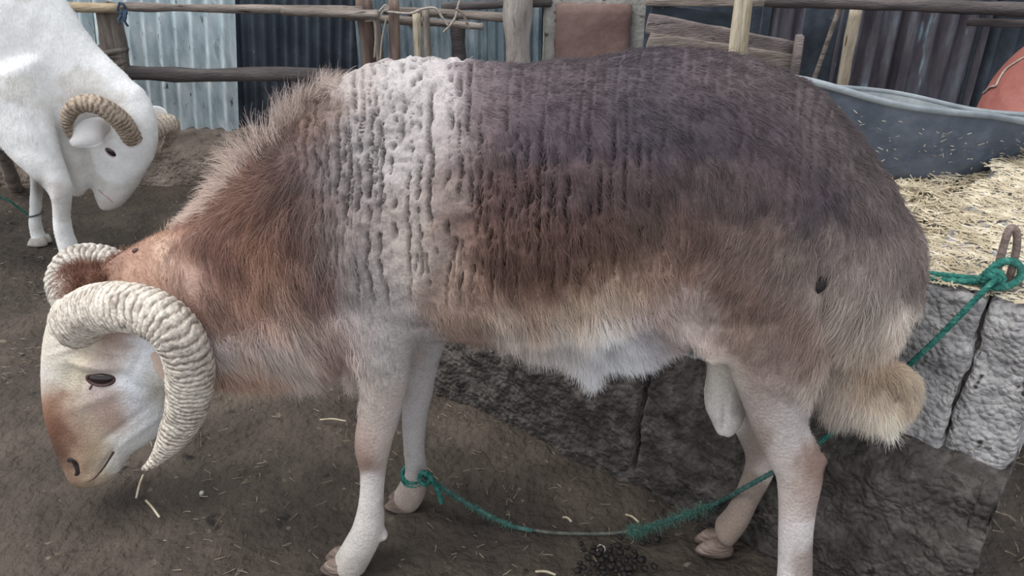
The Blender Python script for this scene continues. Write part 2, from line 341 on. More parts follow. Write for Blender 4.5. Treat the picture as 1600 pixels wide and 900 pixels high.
# slab wall with brown patch
sx0, sx1 = X_(850, 50, 2.9), X_(1018, 50, 2.9)
slab = thing('slab_wall', ((sx0+sx1)/2, 2.95, 0), 'grey cement slab with a large brown plaster patch behind the brown ram', 'wall panel')
rough_box('panel', (sx0, 2.9, 0), (sx1-sx0, 0, 0), (0, .10, 0), (0, 0, 1.3), M['cement'], slab, 22, .006, 14, 51)
px0, px1 = X_(868, 50, 2.88), X_(985, 50, 2.88)
rough_box('brown_patch', (px0, 2.878, .2), (px1-px0, 0, 0), (0, .03, 0), (0, 0, PY(920, 7, 2.88)[2]-.2), M['brownwall'], slab, 12, .003, 20, 52, edge=.006)

# stacked sloping planks
pk = thing('plank_stack', (X_(1120, 60, 2.45), 2.5, 0), 'grey weathered boards sloping down behind the brown ram\'s rump', 'boards')
def board(uv0, uv1, hgt, m, s, Y=2.45, thick=.022, z_ext=0):
    a, b = PY(*uv0, Y), PY(*uv1, Y); d = b-a; up = np.cross(d/np.linalg.norm(d), [0, 1, 0]); up = up if up[2] > 0 else -up
    return rough_box('plank', a-up*hgt, d, (0, thick, 0), up*hgt, M[m], pk, 9, .003, 14, s, edge=.004)
board((1016, 22), (1245, 66), .058, 'plank', 61, Y=2.455)
board((1016, 50), (1243, 86), .05, 'wood_grey', 62)
board((1016, 75), (1241, 110), .05, 'plank', 63, Y=2.455)
board((1016, 101), (1239, 134), .05, 'wood_grey', 64)
board((1016, 126), (1237, 160), .055, 'plank', 65, Y=2.46)
board((1020, 6), (1160, 24), .05, 'darksheet', 66, Y=2.52)
board((1010, -2), (1196, -1), .022, 'wood_grey', 68, Y=2.50)
x = X_(1243, 80, 2.43); q = rough_box('upright', (x, 2.43, 0), (.022, 0, 0), (0, .03, 0), (0, 0, PY(1243, 56, 2.43)[2]), M['plank'], pk, 7, .003, 14, 67, edge=.004)

a = PY(1152, 82, 2.36); b = PY(1163, -30, 2.36)
d = (b-a)/(b[2]-a[2]); g = a-d*a[2]
stk = thing('split_pole', g, 'pale split wooden pole standing upright behind the rump', 'pole')
for k, (dx, r) in enumerate(((-.010, .016), (.013, .019))):
    pole('half_pole', g+np.array([dx*1.2, .003*k, -.03]), g+d*.95+np.array([dx, 0, 0]), r, r*.9, M['wood_palez'], stk, seg=10, n=22, wob=.18, s=71+k)

# lean-to parts on the right
def freepole(name, uv0, uv1, Y, r, m, label, cat, s, to_ground=True, r1=None):
    a, b = PY(*uv0, Y), PY(*uv1, Y)
    if to_ground: d = (a-b)/(a[2]-b[2]); a = a-d*(a[2]+.02)
    o = pole(name, a, b, r, r1 or r, M[m], None, seg=12, n=30, s=s); return tag(centre(o), label, cat)
freepole('wooden_post', (1318, 125), (1338, 14), 2.66, .018, 'wood_palez', 'pale upright post against dark sheets behind the rubber tub', 'post', 81)
freepole('stick', (1272, 122), (1322, -14), 2.62, .008, 'wood_grey', 'thin grey stick leaning left of the pale post behind the tub', 'stick', 82)
a, b = PY(1185, -2, 2.56), PY(1820, 27, 2.56)
tag(centre(pole('roof_beam', a, b, .020, .022, M['wood_dark'], None, s=83, n=40)), 'long grey horizontal beam above the rubber tub', 'beam')
a, b = PY(1515, 33, 2.60), PY(1800, 47, 2.60)
tag(centre(pole('batten', a, b, .013, .013, M['wood_dark'], None, s=84, n=20)), 'short dark batten under the right end of the beam', 'batten')

# ------------------------------------------------------------------ concrete manger
A0 = np.array([.321, 1.069, 0])*H + .036*np.array([.6111, .7915, 0]); Au = np.array([.7915, -.6111, 0]); An = np.array([.6111, .7915, 0]); Az = np.array([0, 0, 1.0])
ZT = .536; ZL = .286; S_END = .445; SB = -.66                    # top, ledge, right end, left end (metres along Au)
man = thing('feed_trough', A0+Au*.1, 'long rough concrete block feed trough running behind the brown ram', 'trough')
def mbox(name, s0, s1, n0, n1, z0, z1, m, cuts=14, amp=.007, s=0, edge=.014, fs=16):
    return rough_box(name, A0+Au*s0+An*n0+Az*z0, Au*(s1-s0), An*(n1-n0), Az*(z1-z0), M[m], man, cuts, amp, fs, s, edge)
cuts_s = [SB, -.41, -.02, .150, .355, S_END]         # joints between the blocks
for k in range(5):
    g = .0025
    mbox('concrete_block', cuts_s[k]+g, cuts_s[k+1]-g, [0, .003, 0, .003, .010][k], .115, ZL-.02, ZT-.002*(k % 2), 'concrete', 44, .008, 100+k, .009)
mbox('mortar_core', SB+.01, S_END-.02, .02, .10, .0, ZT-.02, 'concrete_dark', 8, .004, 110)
def plinth(u, v):
    prof = np.array([[-.062, -.02], [-.060, .05], [-.054, .13], [-.046, .20], [-.034, .255], [-.012, .282], [.04, .286]]); q = resample(prof, 90)
    i = np.clip((v*89).round().astype(int), 0, 89); s_ = SB+(S_END-SB)*u
    nn = q[i, 0]; z = q[i, 1]; p = A0+np.outer(s_, Au)+np.outer(nn, An)+np.outer(z, Az)
    f = fbm(p*14, 121, 6)*.012 + .006*np.abs(fbm(p*45, 122, 3)); crack = np.exp(-((s_-(-.118)+.012*vnoise(p*14, 5))/.004)**2)*.03*sm(.02, .06, z)
    return p+np.outer(-f+crack, An)+np.outer(f*.3, Az)
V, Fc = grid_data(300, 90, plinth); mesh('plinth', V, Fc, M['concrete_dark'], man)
e0 = A0+Au*S_END
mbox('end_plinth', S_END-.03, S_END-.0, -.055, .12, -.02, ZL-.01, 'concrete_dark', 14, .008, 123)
mbox('end_wall', S_END-.19, S_END, .112, 1.05, .0, ZT, 'concrete', 40, .008, 124, .02)
mbox('rear_wall', SB, S_END-.19, .95, 1.05, .0, ZT, 'concrete', 20, .008, 125, .02)
mbox('left_wall', SB, SB+.12, .112, .95, .0, ZT, 'concrete', 12, .008, 126, .02)
def bed(u, v):
    s_ = SB+.1+(S_END-.18-SB-.1)*u; nn = .10+.87*v; p = A0+np.outer(s_, Au)+np.outer(nn, An); p[:, 2] = .482+.018*fbm(p*7, 131, 3)+.010*fbm(p*30, 132, 3); return p
V, Fc = grid_data(240, 140, bed); o = mesh('fodder', V, Fc, M['strawbed'], man); tag(o, 'trampled straw filling the trough', kind='stuff')

def straws(name, roots, lens, m, parent, rmin=.0007, rmax=.0016, lift=.25, bend=.2):
    V = []; Fc = []
    for p, ln in zip(roots, lens):
        a = rng.uniform(0, 2*math.pi); e = rng.normal()*lift; d = np.array([math.cos(a), math.sin(a), math.sin(e)*.6]); sd = np.array([-math.sin(a), math.cos(a), 0]); r = rng.uniform(rmin, rmax)
        b = sd*rng.normal()*bend*ln; k = len(V)
        for t in (0, .5, 1):
            c = p+d*ln*(t-.5)+b*(.25-(t-.5)**2)
            V += [c+sd*r, c-sd*r, c+np.array([0, 0, r*1.3])]
        for i in (0, 3):
            Fc += [(k+i+j, k+i+(j+1) % 3, k+i+3+(j+1) % 3, k+i+3+j) for j in range(3)]
        Fc += [(k+2, k+1, k), (k+6, k+7, k+8)]
    return mesh(name, V, Fc, m, parent, False)
n = 15000; s_ = rng.uniform(-.55, S_END-.18, n); nn = rng.uniform(.12, .95, n); P = A0+np.outer(s_, Au)+np.outer(nn, An); P[:, 2] = .489+.02*fbm(P*7, 131, 3)+rng.uniform(0, .014, n)
o = straws('loose_straw', P, rng.uniform(.015, .06, n), M['straw'], man, lift=.35); tag(o, kind='stuff')
n = 3000; s_ = S_END-.19+.19*rng.beta(1, 1.2, n); nn = rng.uniform(.0, 1.0, n)**1.0; P = A0+np.outer(s_, Au)+np.outer(nn, An); P[:, 2] = ZT+.006+rng.uniform(0, .004, n)
keep = fbm(P*9, 77, 2) > -.45; o = straws('scattered_straw', P[keep], rng.uniform(.01, .045, n)[keep], M['straw'], man, lift=.06); tag(o, kind='stuff')
n = 900; s_ = rng.uniform(-.1, S_END, n); nn = rng.uniform(.01, .11, n); P = A0+np.outer(s_, Au)+np.outer(nn, An); P[:, 2] = ZT+.006
o = straws('rim_straw', P, rng.uniform(.01, .035, n), M['straw'], man, lift=.06); tag(o, kind='stuff')

# litter on the ground
n = 5200; P = np.stack([rng.uniform(-1.9, 1.5, n), .55+3.0*rng.uniform(0, 1, n)**1.3, np.full(n, .004)], 1)
keep = (fbm(P*2.2, 55, 3) > -.15) & (P[:, 1] < 2.74) & ~((((P-A0) @ An) > -.07) & (((P-A0) @ Au) > SB) & (((P-A0) @ Au) < S_END+.01) & (((P-A0) @ An) < 1.06)); o = straws('straw_litter', P[keep], rng.uniform(.004, .022, n)[keep]*(1+1.6*(rng.uniform(size=keep.sum()) > .975)), M['litter'], None, .0004, .0009, .04); tag(o, 'short bits of straw scattered over the trodden earth floor', 'straw', kind='stuff')
n = 1500; P = np.stack([rng.uniform(.85, 1.9, n), rng.uniform(.6, 1.9, n), np.full(n, .006)], 1)
o = straws('straw_heap', P, rng.uniform(.006, .03, n), M['litter'], None, .0005, .0011, .12); tag(o, 'loose straw on the floor past the right end of the trough', 'straw', kind='stuff')
for k, (u0, v0, u1, v1, lab) in enumerate([(213, 778, 224, 742, 'yellow straw stalk on the floor under the horn tip'), (228, 782, 249, 808, 'bent yellow straw stalk on the floor below the lowered head'),
        (837, 893, 868, 898, 'thick yellow straw piece on the floor at the bottom edge, below the tether'), (880, 808, 893, 815, 'pale straw piece lying just above the tether'), (978, 804, 998, 816, 'broad pale straw piece above the frayed part of the tether'),
        (500, 656, 540, 658, 'thin straw stalk on the floor behind the near foreleg')]):
    a, b = PZ(u0, v0, .008), PZ(u1, v1, .010); V, Fc = tube_data(resample([a, (a+b)/2+[0, 0, .004], b], 8), .0021, 6)
    tag(centre(mesh('straw_stalk', V, Fc, M['straw'])), lab, 'straw')
# droppings
pb = None; cand = []
while len(cand) < 46:
    u_ = rng.normal(960, 30); v_ = rng.normal(876, 16)
    if v_ > 905: continue
    p = PZ(u_, v_, .008)
    if all(np.linalg.norm(p-q) > .0095 for q in cand): cand.append(p)
for k, p in enumerate(cand):
    if pb is None:
        bm = bmesh.new(); bmesh.ops.create_icosphere(bm, subdivisions=2, radius=.0052)
        for v_ in bm.verts: v_.co.x *= 1.35; v_.co += v_.co.normalized()*.0006*math.sin(v_.co.x*900+v_.co.y*700)
        me = bpy.data.meshes.new('dropping'); bm.to_mesh(me); bm.free(); me.polygons.foreach_set('use_smooth', [True]*len(me.polygons)); me.materials.append(M['dung'])
        pb = link(bpy.data.objects.new('dropping', me)); o = pb
    else: o = pb.copy(); C.objects.link(o)
    o.location = tuple(p); o.rotation_euler = (0, 0, rng.uniform(0, 6)); o.scale = (rng.uniform(.7, 1.2),)*3
    tag(o, 'small dark round sheep dropping in the cluster on the floor near the hind hoof', 'dropping', 'sheep droppings by the hind hoof')
# small stones
for k, (u_, v_, r, lab) in enumerate([(940, 858, .009, 'small pale stone among the dark droppings'), (948, 640, .010, 'pale stone lodged at the foot of the trough left of the belly hair'), (902, 770, .006, 'tiny white pebble on the floor right of the near foreleg'), (1022, 852, .007, 'small pale pebble right of the droppings')][:1]+[(315, 770, .005, 'tiny white pebble on the floor right of the horn tip')]):
    p = PZ(u_, v_, .004); bm = bmesh.new(); bmesh.ops.create_icosphere(bm, subdivisions=2, radius=r)
    for q in bm.verts: q.co.z *= .7; q.co *= 1+.2*math.sin(q.co.x*500+k)*math.cos(q.co.y*400)
    me = bpy.data.meshes.new('pebble'); bm.to_mesh(me); bm.free(); me.materials.append(M['cement']); o = link(bpy.data.objects.new('pebble', me)); o.location = tuple(p); tag(o, lab, 'stone')

# ------------------------------------------------------------------ rubber tub on the trough
tc_ = PY(1462, 160, 1.55); tcx, tcy = X_(1408, 160, 1.62), 1.64
RX, RY = .30, .165; tub = thing('rubber_tub', (tcx, tcy, .50), 'wide dark rubber tub with a wavy grey rim standing on the trough', 'tub')
def tubp(a, rr, z, rim=False):
    tilt = math.radians(9.5)
    wav = (.004*np.sin(2*a+1.0)+.005*np.sin(5*a+.6)-.040*np.cos(a))*sm(.1, 1, z/.165)
    x = rr*RX*np.cos(a); y = rr*RY*np.sin(a); zz = z+wav
    yy = y*math.cos(tilt)+0*zz; zz = zz-y*math.sin(tilt)
    ca, sa = math.cos(-.17), math.sin(-.17)
    return np.stack([tcx+x*ca-yy*sa, tcy+x*sa+yy*ca, .475+zz], 1)
def lathe_tub(prof, name, m):
    q = resample(np.array(prof), 26); V = []; na = 72; a = np.linspace(0, 2*math.pi, na, endpoint=False)
    for (rr, z) in q: V += list(tubp(a, np.full(na, rr), np.full(na, z)))
    Fc = [(i*na+j, i*na+(j+1) % na, (i+1)*na+(j+1) % na, (i+1)*na+j) for i in range(25) for j in range(na)]
    return mesh(name, V, Fc, m, tub)
lathe_tub([(.02, 0), (.5, .0), (.70, .003), (.76, .02), (.82, .06), (.90, .11), (.97, .155)], 'bowl', M['tub'])
lathe_tub([(.965, .158), (.94, .150), (.87, .11), (.79, .06), (.72, .02), (.66, .012), (.02, .012)], 'inside', M['tubin'])
lathe_tub([(.965, .152), (.985, .151), (1.0, .153), (1.005, .158), (.995, .162), (.975, .164), (.955, .162), (.945, .157), (.955, .152)], 'rim', M['tubrim'])
n = 160; a = rng.uniform(math.pi*1.1, math.pi*1.95, n); t = rng.uniform(.1, .9, n); zz = .02+t*.12
P = tubp(a, .775+t*.19+.012, zz); o = straws('stuck_straw', P, rng.uniform(.003, .011, n), M['straw'], tub, .0005, .0010, 1.2); tag(o, kind='stuff')

# red plastic container behind the tub
rc = PY(1612, 150, 2.05); red = thing('red_container', (rc[0]+.1, rc[1], 0), 'large rounded red plastic container behind the right end of the tub', 'container')
V = []; na = 48; prof = resample([(0.001, .0), (.20, .0), (.245, .03), (.255, .12), (.25, .35), (.235, .5), (.20, .60), (.14, .675), (.07, .70), (.001, .705)], 44); a = np.linspace(0, 2*math.pi, na, endpoint=False)
RC = PY(1648, 300, 2.05)
for r_, z_ in prof:
    V += list(np.stack([RC[0]+r_*np.cos(a), RC[1]+r_*np.sin(a), np.full(na, z_*.985)], 1)+np.array([0, .0, 0]))
Fc = [(i*na+j, i*na+(j+1) % na, (i+1)*na+(j+1) % na, (i+1)*na+j) for i in range(43) for j in range(na)]
redb = mesh('shell', V, Fc, M['redplastic'], red)
def on_red(u, v):
    d = ray(u, v); best = None
    for t in np.linspace(1.2, 3, 700):
        p = CAM+d*t; r_ = math.hypot(p[0]-RC[0], p[1]-RC[1])
        if 0 < p[2] < .7 and r_ < np.interp(p[2]/.985, prof[:, 1], prof[:, 0])+.003: return p
    return CAM+d*2.1

# ================================================================== the animals
def ring_tb(pl, top, bot, a, off=0, n=20, sq=2.2):
    """one cross-section: seen from the camera its edges fall on the two measured points; a = half width across the animal"""
    Pt, Pb = pl.P(*top, off), pl.P(*bot, off); Cn = (Pt+Pb)/2; hh = np.linalg.norm(Pt-Pb)/2; dr = (Pt-Pb)/(2*hh); L = pl.L; T = np.cross(dr, L)
    def rr(P):
        d = (P-CAM)/np.linalg.norm(P-CAM); nt_ = np.cross(d, T); nt_ /= np.linalg.norm(nt_); return abs(np.dot(L, nt_))/max(abs(np.dot(dr, nt_)), .2)
    rt, rb = rr(Pt), rr(Pb); c = a*a*(rb*rb-rt*rt)/(4*hh); c = np.clip(c, -hh*.4, hh*.4); b2 = (hh-c)**2-a*a*rt*rt; b = math.sqrt(max(b2, (.45*hh)**2))
    an = np.linspace(0, 2*math.pi, n, endpoint=False); e = 2/sq
    ca = np.sign(np.cos(an))*np.abs(np.cos(an))**e; sa = np.sign(np.sin(an))*np.abs(np.sin(an))**e
    return Cn+dr*c + np.outer(b*ca, dr) + np.outer(a*sa, L)
def loft(rings, sub=4):
    R = np.array(rings); k, n, _ = R.shape; R = resample(R.reshape(k, -1), (k-1)*sub+1).reshape(-1, n, 3); k = len(R)
    V = list(R.reshape(-1, 3)); Fc = [(i*n+j, i*n+(j+1) % n, (i+1)*n+(j+1) % n, (i+1)*n+j) for i in range(k-1) for j in range(n)]
    c0, c1 = R[0].mean(0), R[-1].mean(0); t0 = R[0].mean(0)-R[1].mean(0); t1 = R[-1].mean(0)-R[-2].mean(0)
    r0 = np.linalg.norm(R[0]-c0, axis=1).min(); r1 = np.linalg.norm(R[-1]-c1, axis=1).min()
    for (base, c, t, r, fl_) in ((0, c0, t0, r0, 1), ((k-1)*n, c1, t1, r1, 0)):
        t = t/np.linalg.norm(t); Rg = np.array(V[base:base+n]); m_ = len(V); V += list(c+(Rg-c)*.72+t*r*.45); V.append(c+t*r*.62)
        for j in range(n):
            f = (base+j, base+(j+1) % n, m_+(j+1) % n, m_+j); Fc.append(f[::-1] if fl_ else f); g = (m_+j, m_+(j+1) % n, m_+n); Fc.append(g[::-1] if fl_ else g)
    return V, Fc
def chain(pl, pts, sub=4, n=16):
    """limb: rows (u, v, radius in photo units, offset towards the camera, lateral half-width / radius)"""
    P = np.array([[p[0], p[1]] for p in pts], float); T = np.gradient(P, axis=0); T /= np.linalg.norm(T, axis=1)[:, None]; rings = []
    ref = None
    for (p, t) in zip(pts, T):
        nrm = np.array([t[1], -t[0]])
        top = (p[0]+nrm[0]*p[2], p[1]+nrm[1]*p[2]); bot = (p[0]-nrm[0]*p[2], p[1]-nrm[1]*p[2])
        dep = pl.P(p[0], p[1], p[3]); dd = dep[1]*CP-(dep[2]-H)*SP
        rings.append(ring_tb(pl, top, bot, p[2]*dd/F*p[4], p[3], n))
    return loft(rings, sub)
def ell(c, ax, R=None, n=14):
    """ellipsoid"""
    bm = bmesh.new(); bmesh.ops.create_uvsphere(bm, u_segments=n*2, v_segments=n, radius=1); V = np.array([v.co[:] for v in bm.verts]); Fc = [tuple(v.index for v in f.verts) for f in bm.faces]; bm.free()
    V = V*np.array(ax); V = V @ (np.array(R) if R is not None else np.eye(3)); return V+c, Fc
def remesh(mb, vox, iters, wfun, name):
    me = bpy.data.meshes.new('t'); me.from_pydata(mb.V, [], mb.F); o = bpy.data.objects.new('t', me); C.objects.link(o)
    md = o.modifiers.new('r', 'REMESH'); md.mode = 'VOXEL'; md.voxel_size = vox
    dg = bpy.context.evaluated_depsgraph_get(); ev = o.evaluated_get(dg); m2 = bpy.data.meshes.new_from_object(ev)
    bpy.data.objects.remove(o); bpy.data.meshes.remove(me); m2.name = name
    nv = len(m2.vertices); co = np.empty(nv*3); m2.vertices.foreach_get('co', co); co = co.reshape(-1, 3)
    ed = np.empty(len(m2.edges)*2, int); m2.edges.foreach_get('vertices', ed); ed = ed.reshape(-1, 2)
    deg = np.bincount(ed.ravel(), minlength=nv)[:, None].astype(float)
    def lap(x): 
        return np.stack([np.bincount(ed[:, 0], x[ed[:, 1], k], nv)+np.bincount(ed[:, 1], x[ed[:, 0], k], nv) for k in range(x.shape[1])], 1)/deg
    wt = wfun(co)[:, None]
    for _ in range(iters):
        co = co+wt*.6*(lap(co)-co); 
        if _ % 2: co = co-wt*.58*(lap(co)-co)*.9
    m2.vertices.foreach_set('co', co.ravel()); m2.polygons.foreach_set('use_smooth', [True]*len(m2.polygons)); m2.update()
    return m2, co, lap
def normals(me):
    n = np.empty(len(me.vertices)*3); me.vertex_normals.foreach_get('vector', n); return n.reshape(-1, 3)
def rbf(tab, u, v, s, cols):
    """blend a table of measured patches over the side of the coat"""
    T = np.array(tab, float); out = np.zeros((len(u), len(cols))); W = np.zeros(len(u))
    for r in T:
        ss = s if len(r) <= max(cols)+1 else s
        wg = np.exp(-((u-r[0])**2+(v-r[1])**2)/(2*ss*ss))+1e-9/(1+((u-r[0])**2+(v-r[1])**2)*1e-4); W += wg
        out += wg[:, None]*r[cols]
    return out/W[:, None]
def setcol(me, col, name='col'):
    at = me.color_attributes.new(name, 'FLOAT_COLOR', 'POINT'); a = np.ones((len(col), 4)); a[:, :3] = col; at.data.foreach_set('color', a.ravel())
def lin_a(c): c = np.clip(np.asarray(c, float)/255, 0, 1); return np.where(c <= .04045, c/12.92, ((c+.055)/1.055)**2.4)
def hair(name, roots, dirs, lens, cols, rad, m, parent, K=5, droop=.25, curl=.0, nrm=None, label=None):
    n = len(roots); t = np.linspace(0, 1, K)[None, :, None]
    cu = bpy.data.hair_curves.new(name); cu.add_curves([K]*n)
    P = roots[:, None, :] + dirs[:, None, :]*lens[:, None, None]*t
    P[:, :, 2] -= (droop*lens)[:, None]*(t[0, :, 0]**2)[None, :]
    if nrm is not None: P -= nrm[:, None, :]*(.28*lens)[:, None, None]*t**2
    if curl: P += (rng.normal(size=(n, 1, 3))*np.sin(t*4+rng.uniform(0, 6, (n, 1, 1))))*curl*lens[:, None, None]
    P = P.reshape(-1, 3)-np.array(parent.location)*0
    cu.attributes['position'].data.foreach_set('vector', P.astype(np.float32).ravel())
    ra = cu.attributes.get('radius') or cu.attributes.new('radius', 'FLOAT', 'POINT')
    rr = (rad*(1-.85*t[0, :, 0]))[None, :].repeat(n, 0)
    ra.data.foreach_set('value', rr.astype(np.float32).ravel())
    ca = cu.attributes.new('col', 'FLOAT_COLOR', 'CURVE'); c4 = np.ones((n, 4), np.float32); c4[:, :3] = cols; ca.data.foreach_set('color', c4.ravel())
    cu.materials.append(m); o = bpy.data.objects.new(name, cu); link(o, parent); o['kind'] = 'stuff'
    if label: o['label'] = label
    return o
def scatter(me, co, nrm, dens, n, seed):
    """n random points on the mesh, weighted by dens per vertex"""
    r = np.random.default_rng(seed); me.calc_loop_triangles(); t = np.empty(len(me.loop_triangles)*3, int); me.loop_triangles.foreach_get('vertices', t); t = t.reshape(-1, 3)
    ar = np.linalg.norm(np.cross(co[t[:, 1]]-co[t[:, 0]], co[t[:, 2]]-co[t[:, 0]]), axis=1)*dens[t].mean(1)
    idx = r.choice(len(t), n, p=ar/ar.sum()); b = r.dirichlet((1, 1, 1), n)
    return (co[t[idx]]*b[:, :, None]).sum(1), (nrm[t[idx]]*b[:, :, None]).sum(1), t[idx, 0]
def horn(name, pl, pts, rid, base_col, dark, parent, nseg=300, around=56, amp=.05, flat=.0, groove=True, up=None):
    """ridged horn: rows (u, v, radius in photo units, offset)"""
    Q = []
    for (u, v, r, off) in pts:
        p = pl.P(u, v, off); dd = p[1]*CP-(p[2]-H)*SP; Q.append([*p, r*dd/F])
    Q = resample(Q, nseg); P = Q[:, :3]; R = Q[:, 3]; ln = np.concatenate([[0], np.cumsum(np.linalg.norm(np.diff(P, axis=0), axis=1))])
    phi = ln/(rid) ; cs = []
    def prof(i, an):
        q = np.stack([np.cos(an)*1.2, np.sin(an)*1.2, np.full(len(an), ln[i]*30)], 1)
        ph = phi[i]+.8*vnoise(q*.6, 91)+.35*vnoise(q*2.2, 92)+.15*vnoise(q*5, 97); f = ph-np.floor(ph)
        fade = 1-.75*sm(.72, .95, i/nseg); rdg = (np.minimum(f/.35, (1-f)/.65))
        g = 1+amp*fade*(rdg-.5)*1.3+.035*vnoise(q*np.array([3, 3, 2.0]), 93)+.02*vnoise(q*np.array([8, 8, 6]), 94)
        g *= 1-flat*np.abs(np.sin(an))**2
        if groove: g *= 1-.13*np.exp(-((an-5.2)/.22)**2)*sm(.45, .75, i/nseg)
        cs.append((rdg, f)); return g
    V, Fc = tube_data(P, R, around, prof, up=up)
    rd = np.concatenate([c[0] for c in cs]+[[.5, .5]]); V = np.array(V)
    nz = fbm(V*60, 95, 4); n2 = fbm(V*np.array([300, 300, 300]), 96, 2)
    k = np.clip(.10+.80*sm(.0, .6, rd)+.38*nz+.22*n2, 0, 1)[:, None]; col = lin_a(dark)*(1-k)+lin_a(base_col)*k
    me = bpy.data.meshes.new(name); me.from_pydata([tuple(p) for p in V], [], Fc); me.polygons.foreach_set('use_smooth', [True]*len(me.polygons)); me.materials.append(M['horn']); setcol(me, col)
    return link(bpy.data.objects.new(name, me), parent)

# ------------------------------------------------------------------ the brown ram
RP = Plane((-.25, 1.055), (.42, .955))
ram = thing('ram', (*(RP.P(880, 640)[:2]), 0), 'large horned ram with brown back, grey shoulder and white legs, grazing with its head lowered', 'sheep')
mb = MB()
def T(rows, sub=5, n=28, sq=2.25):
    mb.add(*loft([ring_tb(RP, *r[:3], *(r[3:] or [0]), n=n, sq=sq) for r in rows], sub))
# trunk
T([((468, 185), (505, 480), .085), ((505, 140), (530, 520), .118), ((560, 104), (580, 535), .140), ((625, 92), (650, 540), .152), ((700, 97), (715, 530), .165), ((800, 101), (795, 520), .180),
   ((900, 94), (872, 514), .188), ((1000, 80), (960, 503), .184), ((1090, 78), (1048, 492), .176), ((1175, 88), (1130, 512), .168), ((1255, 120), (1220, 535), .160), ((1325, 178), (1300, 545), .142),
   ((1378, 250), (1362, 545), .112), ((1408, 320), (1395, 500), .060)])
# neck
T([((510, 165), (560, 560), .125), ((460, 205), (520, 575), .120), ((405, 250), (465, 580), .108), ((345, 300), (408, 585), .098), ((280, 345), (352, 592), .090), ((215, 375), (300, 600), .082), ((165, 408), (262, 605), .074)])
# head
T([((118, 432), (262, 535), .058), ((90, 462), (276, 570), .066), ((74, 505), (278, 612), .068), ((68, 552), (268, 652), .062), ((67, 605), (246, 683), .052), ((72, 648), (218, 702), .043), ((83, 688), (200, 720), .036),
   ((95, 721), (192, 733), .034), ((102, 739), (185, 744), .030), ((112, 752), (168, 752), .020)], sub=5, n=28, sq=2.15)
hp = lambda u, v, off=0: RP.P(u, v, off)
mb.add(*ell(hp(150, 572, .058), (.032, .014, .012)))                 # brow
mb.add(*ell(hp(205, 600, .042), (.045, .020, .035)))                 # cheek
mb.add(*ell(hp(128, 445, .0), (.035, .035, .03)))                    # poll
mb.add(*ell(hp(150, 742, .0), (.022, .026, .010)))                   # lips
mb.add(*ell(hp(175, 728, .0), (.018, .022, .012)))
# legs
near_fore = [(545, 400, 92, .085, .55), (575, 470, 84, .095, .55), (598, 530, 56, .098, .72), (603, 590, 40, .092, .85), (594, 640, 34, .088, .85), (585, 680, 31, .086, .95), (583, 700, 30, .085, 1.0), (583, 735, 22, .084, 1.0),
             (580, 780, 20.5, .083, 1.0), (575, 825, 25, .082, 1.05), (560, 858, 26, .080, 1.05), (545, 884, 27, .079, 1.0)]
far_fore = [(640, 440, 70, -.085, .6), (660, 510, 46, -.09, .75), (660, 560, 29, -.088, .95), (654, 610, 24, -.086, .95), (648, 650, 21, -.085, 1.0), (647, 700, 17.5, -.084, 1.0), (650, 735, 18, -.084, 1.0), (645, 762, 22, -.082, 1.05), (636, 780, 23, -.080, 1.05)]
near_hind = [(1225, 330, 135, .075, .48), (1205, 420, 122, .09, .50), (1203, 490, 104, .095, .58), (1210, 555, 80, .093, .62), (1213, 620, 56, .090, .72), (1222, 672, 44, .088, .78), (1240, 712, 41, .086, .72), (1249, 745, 37, .086, .72),
             (1246, 790, 31, .084, .85), (1243, 840, 28, .083, .92), (1242, 900, 28.5, .082, .95), (1236, 950, 33, .081, 1.0), (1222, 985, 34, .080, 1.0)]
far_hind = [(1215, 420, 105, -.09, .5), (1195, 510, 85, -.09, .6), (1178, 590, 60, -.080, .7), (1182, 650, 42, -.074, .75), (1192, 700, 31, -.070, .8), (1186, 735, 25, -.066, .85), (1168, 775, 22, -.064, .95), (1152, 808, 24, -.060, 1.0), (1132, 832, 26, -.058, 1.0)]
for lg in (near_fore, far_fore, near_hind, far_hind): mb.add(*chain(RP, lg, 5, 20))
mb.add(*ell(hp(1277, 722, .086), (.012, .011, .018)))                # point of hock
mb.add(*ell(hp(590, 688, .095), (.020, .016, .020)))                 # knee
mb.add(*ell(hp(600, 836, .082), (.008, .012, .009)))                 # dew claw
mb.add(*chain(RP, [(1040, 470, 40, .10, .3), (1090, 505, 34, .115, .25), (1130, 560, 26, .11, .4)], 5, 14))          # flank fold
# brisket and sheath
mb.add(*chain(RP, [(522, 450, 38, .04, .8), (540, 520, 24, .06, .9), (549, 572, 16, .065, .9), (552, 602, 8, .065, .8)], 4, 14))
mb.add(*chain(RP, [(700, 500, 32, .0, 1.5), (770, 508, 30, .0, 1.3), (840, 516, 30, .0, 1.0), (920, 526, 38, .0, .9), (985, 530, 38, .0, .9), (1045, 520, 32, .0, .9), (1085, 505, 22, .0, .9)], 4, 16))
mb.add(*chain(RP, [(905, 545, 22, .0, .8), (925, 575, 14, .0, .8), (932, 592, 8, .0, .8)], 4, 12))
# scrotum
mb.add(*chain(RP, [(1135, 510, 26, -.0, .9), (1132, 570, 30, -.0, .95), (1133, 625, 34, .0, .95), (1136, 655, 26, .0, .9), (1132, 674, 16, .0, .8)], 4, 16))
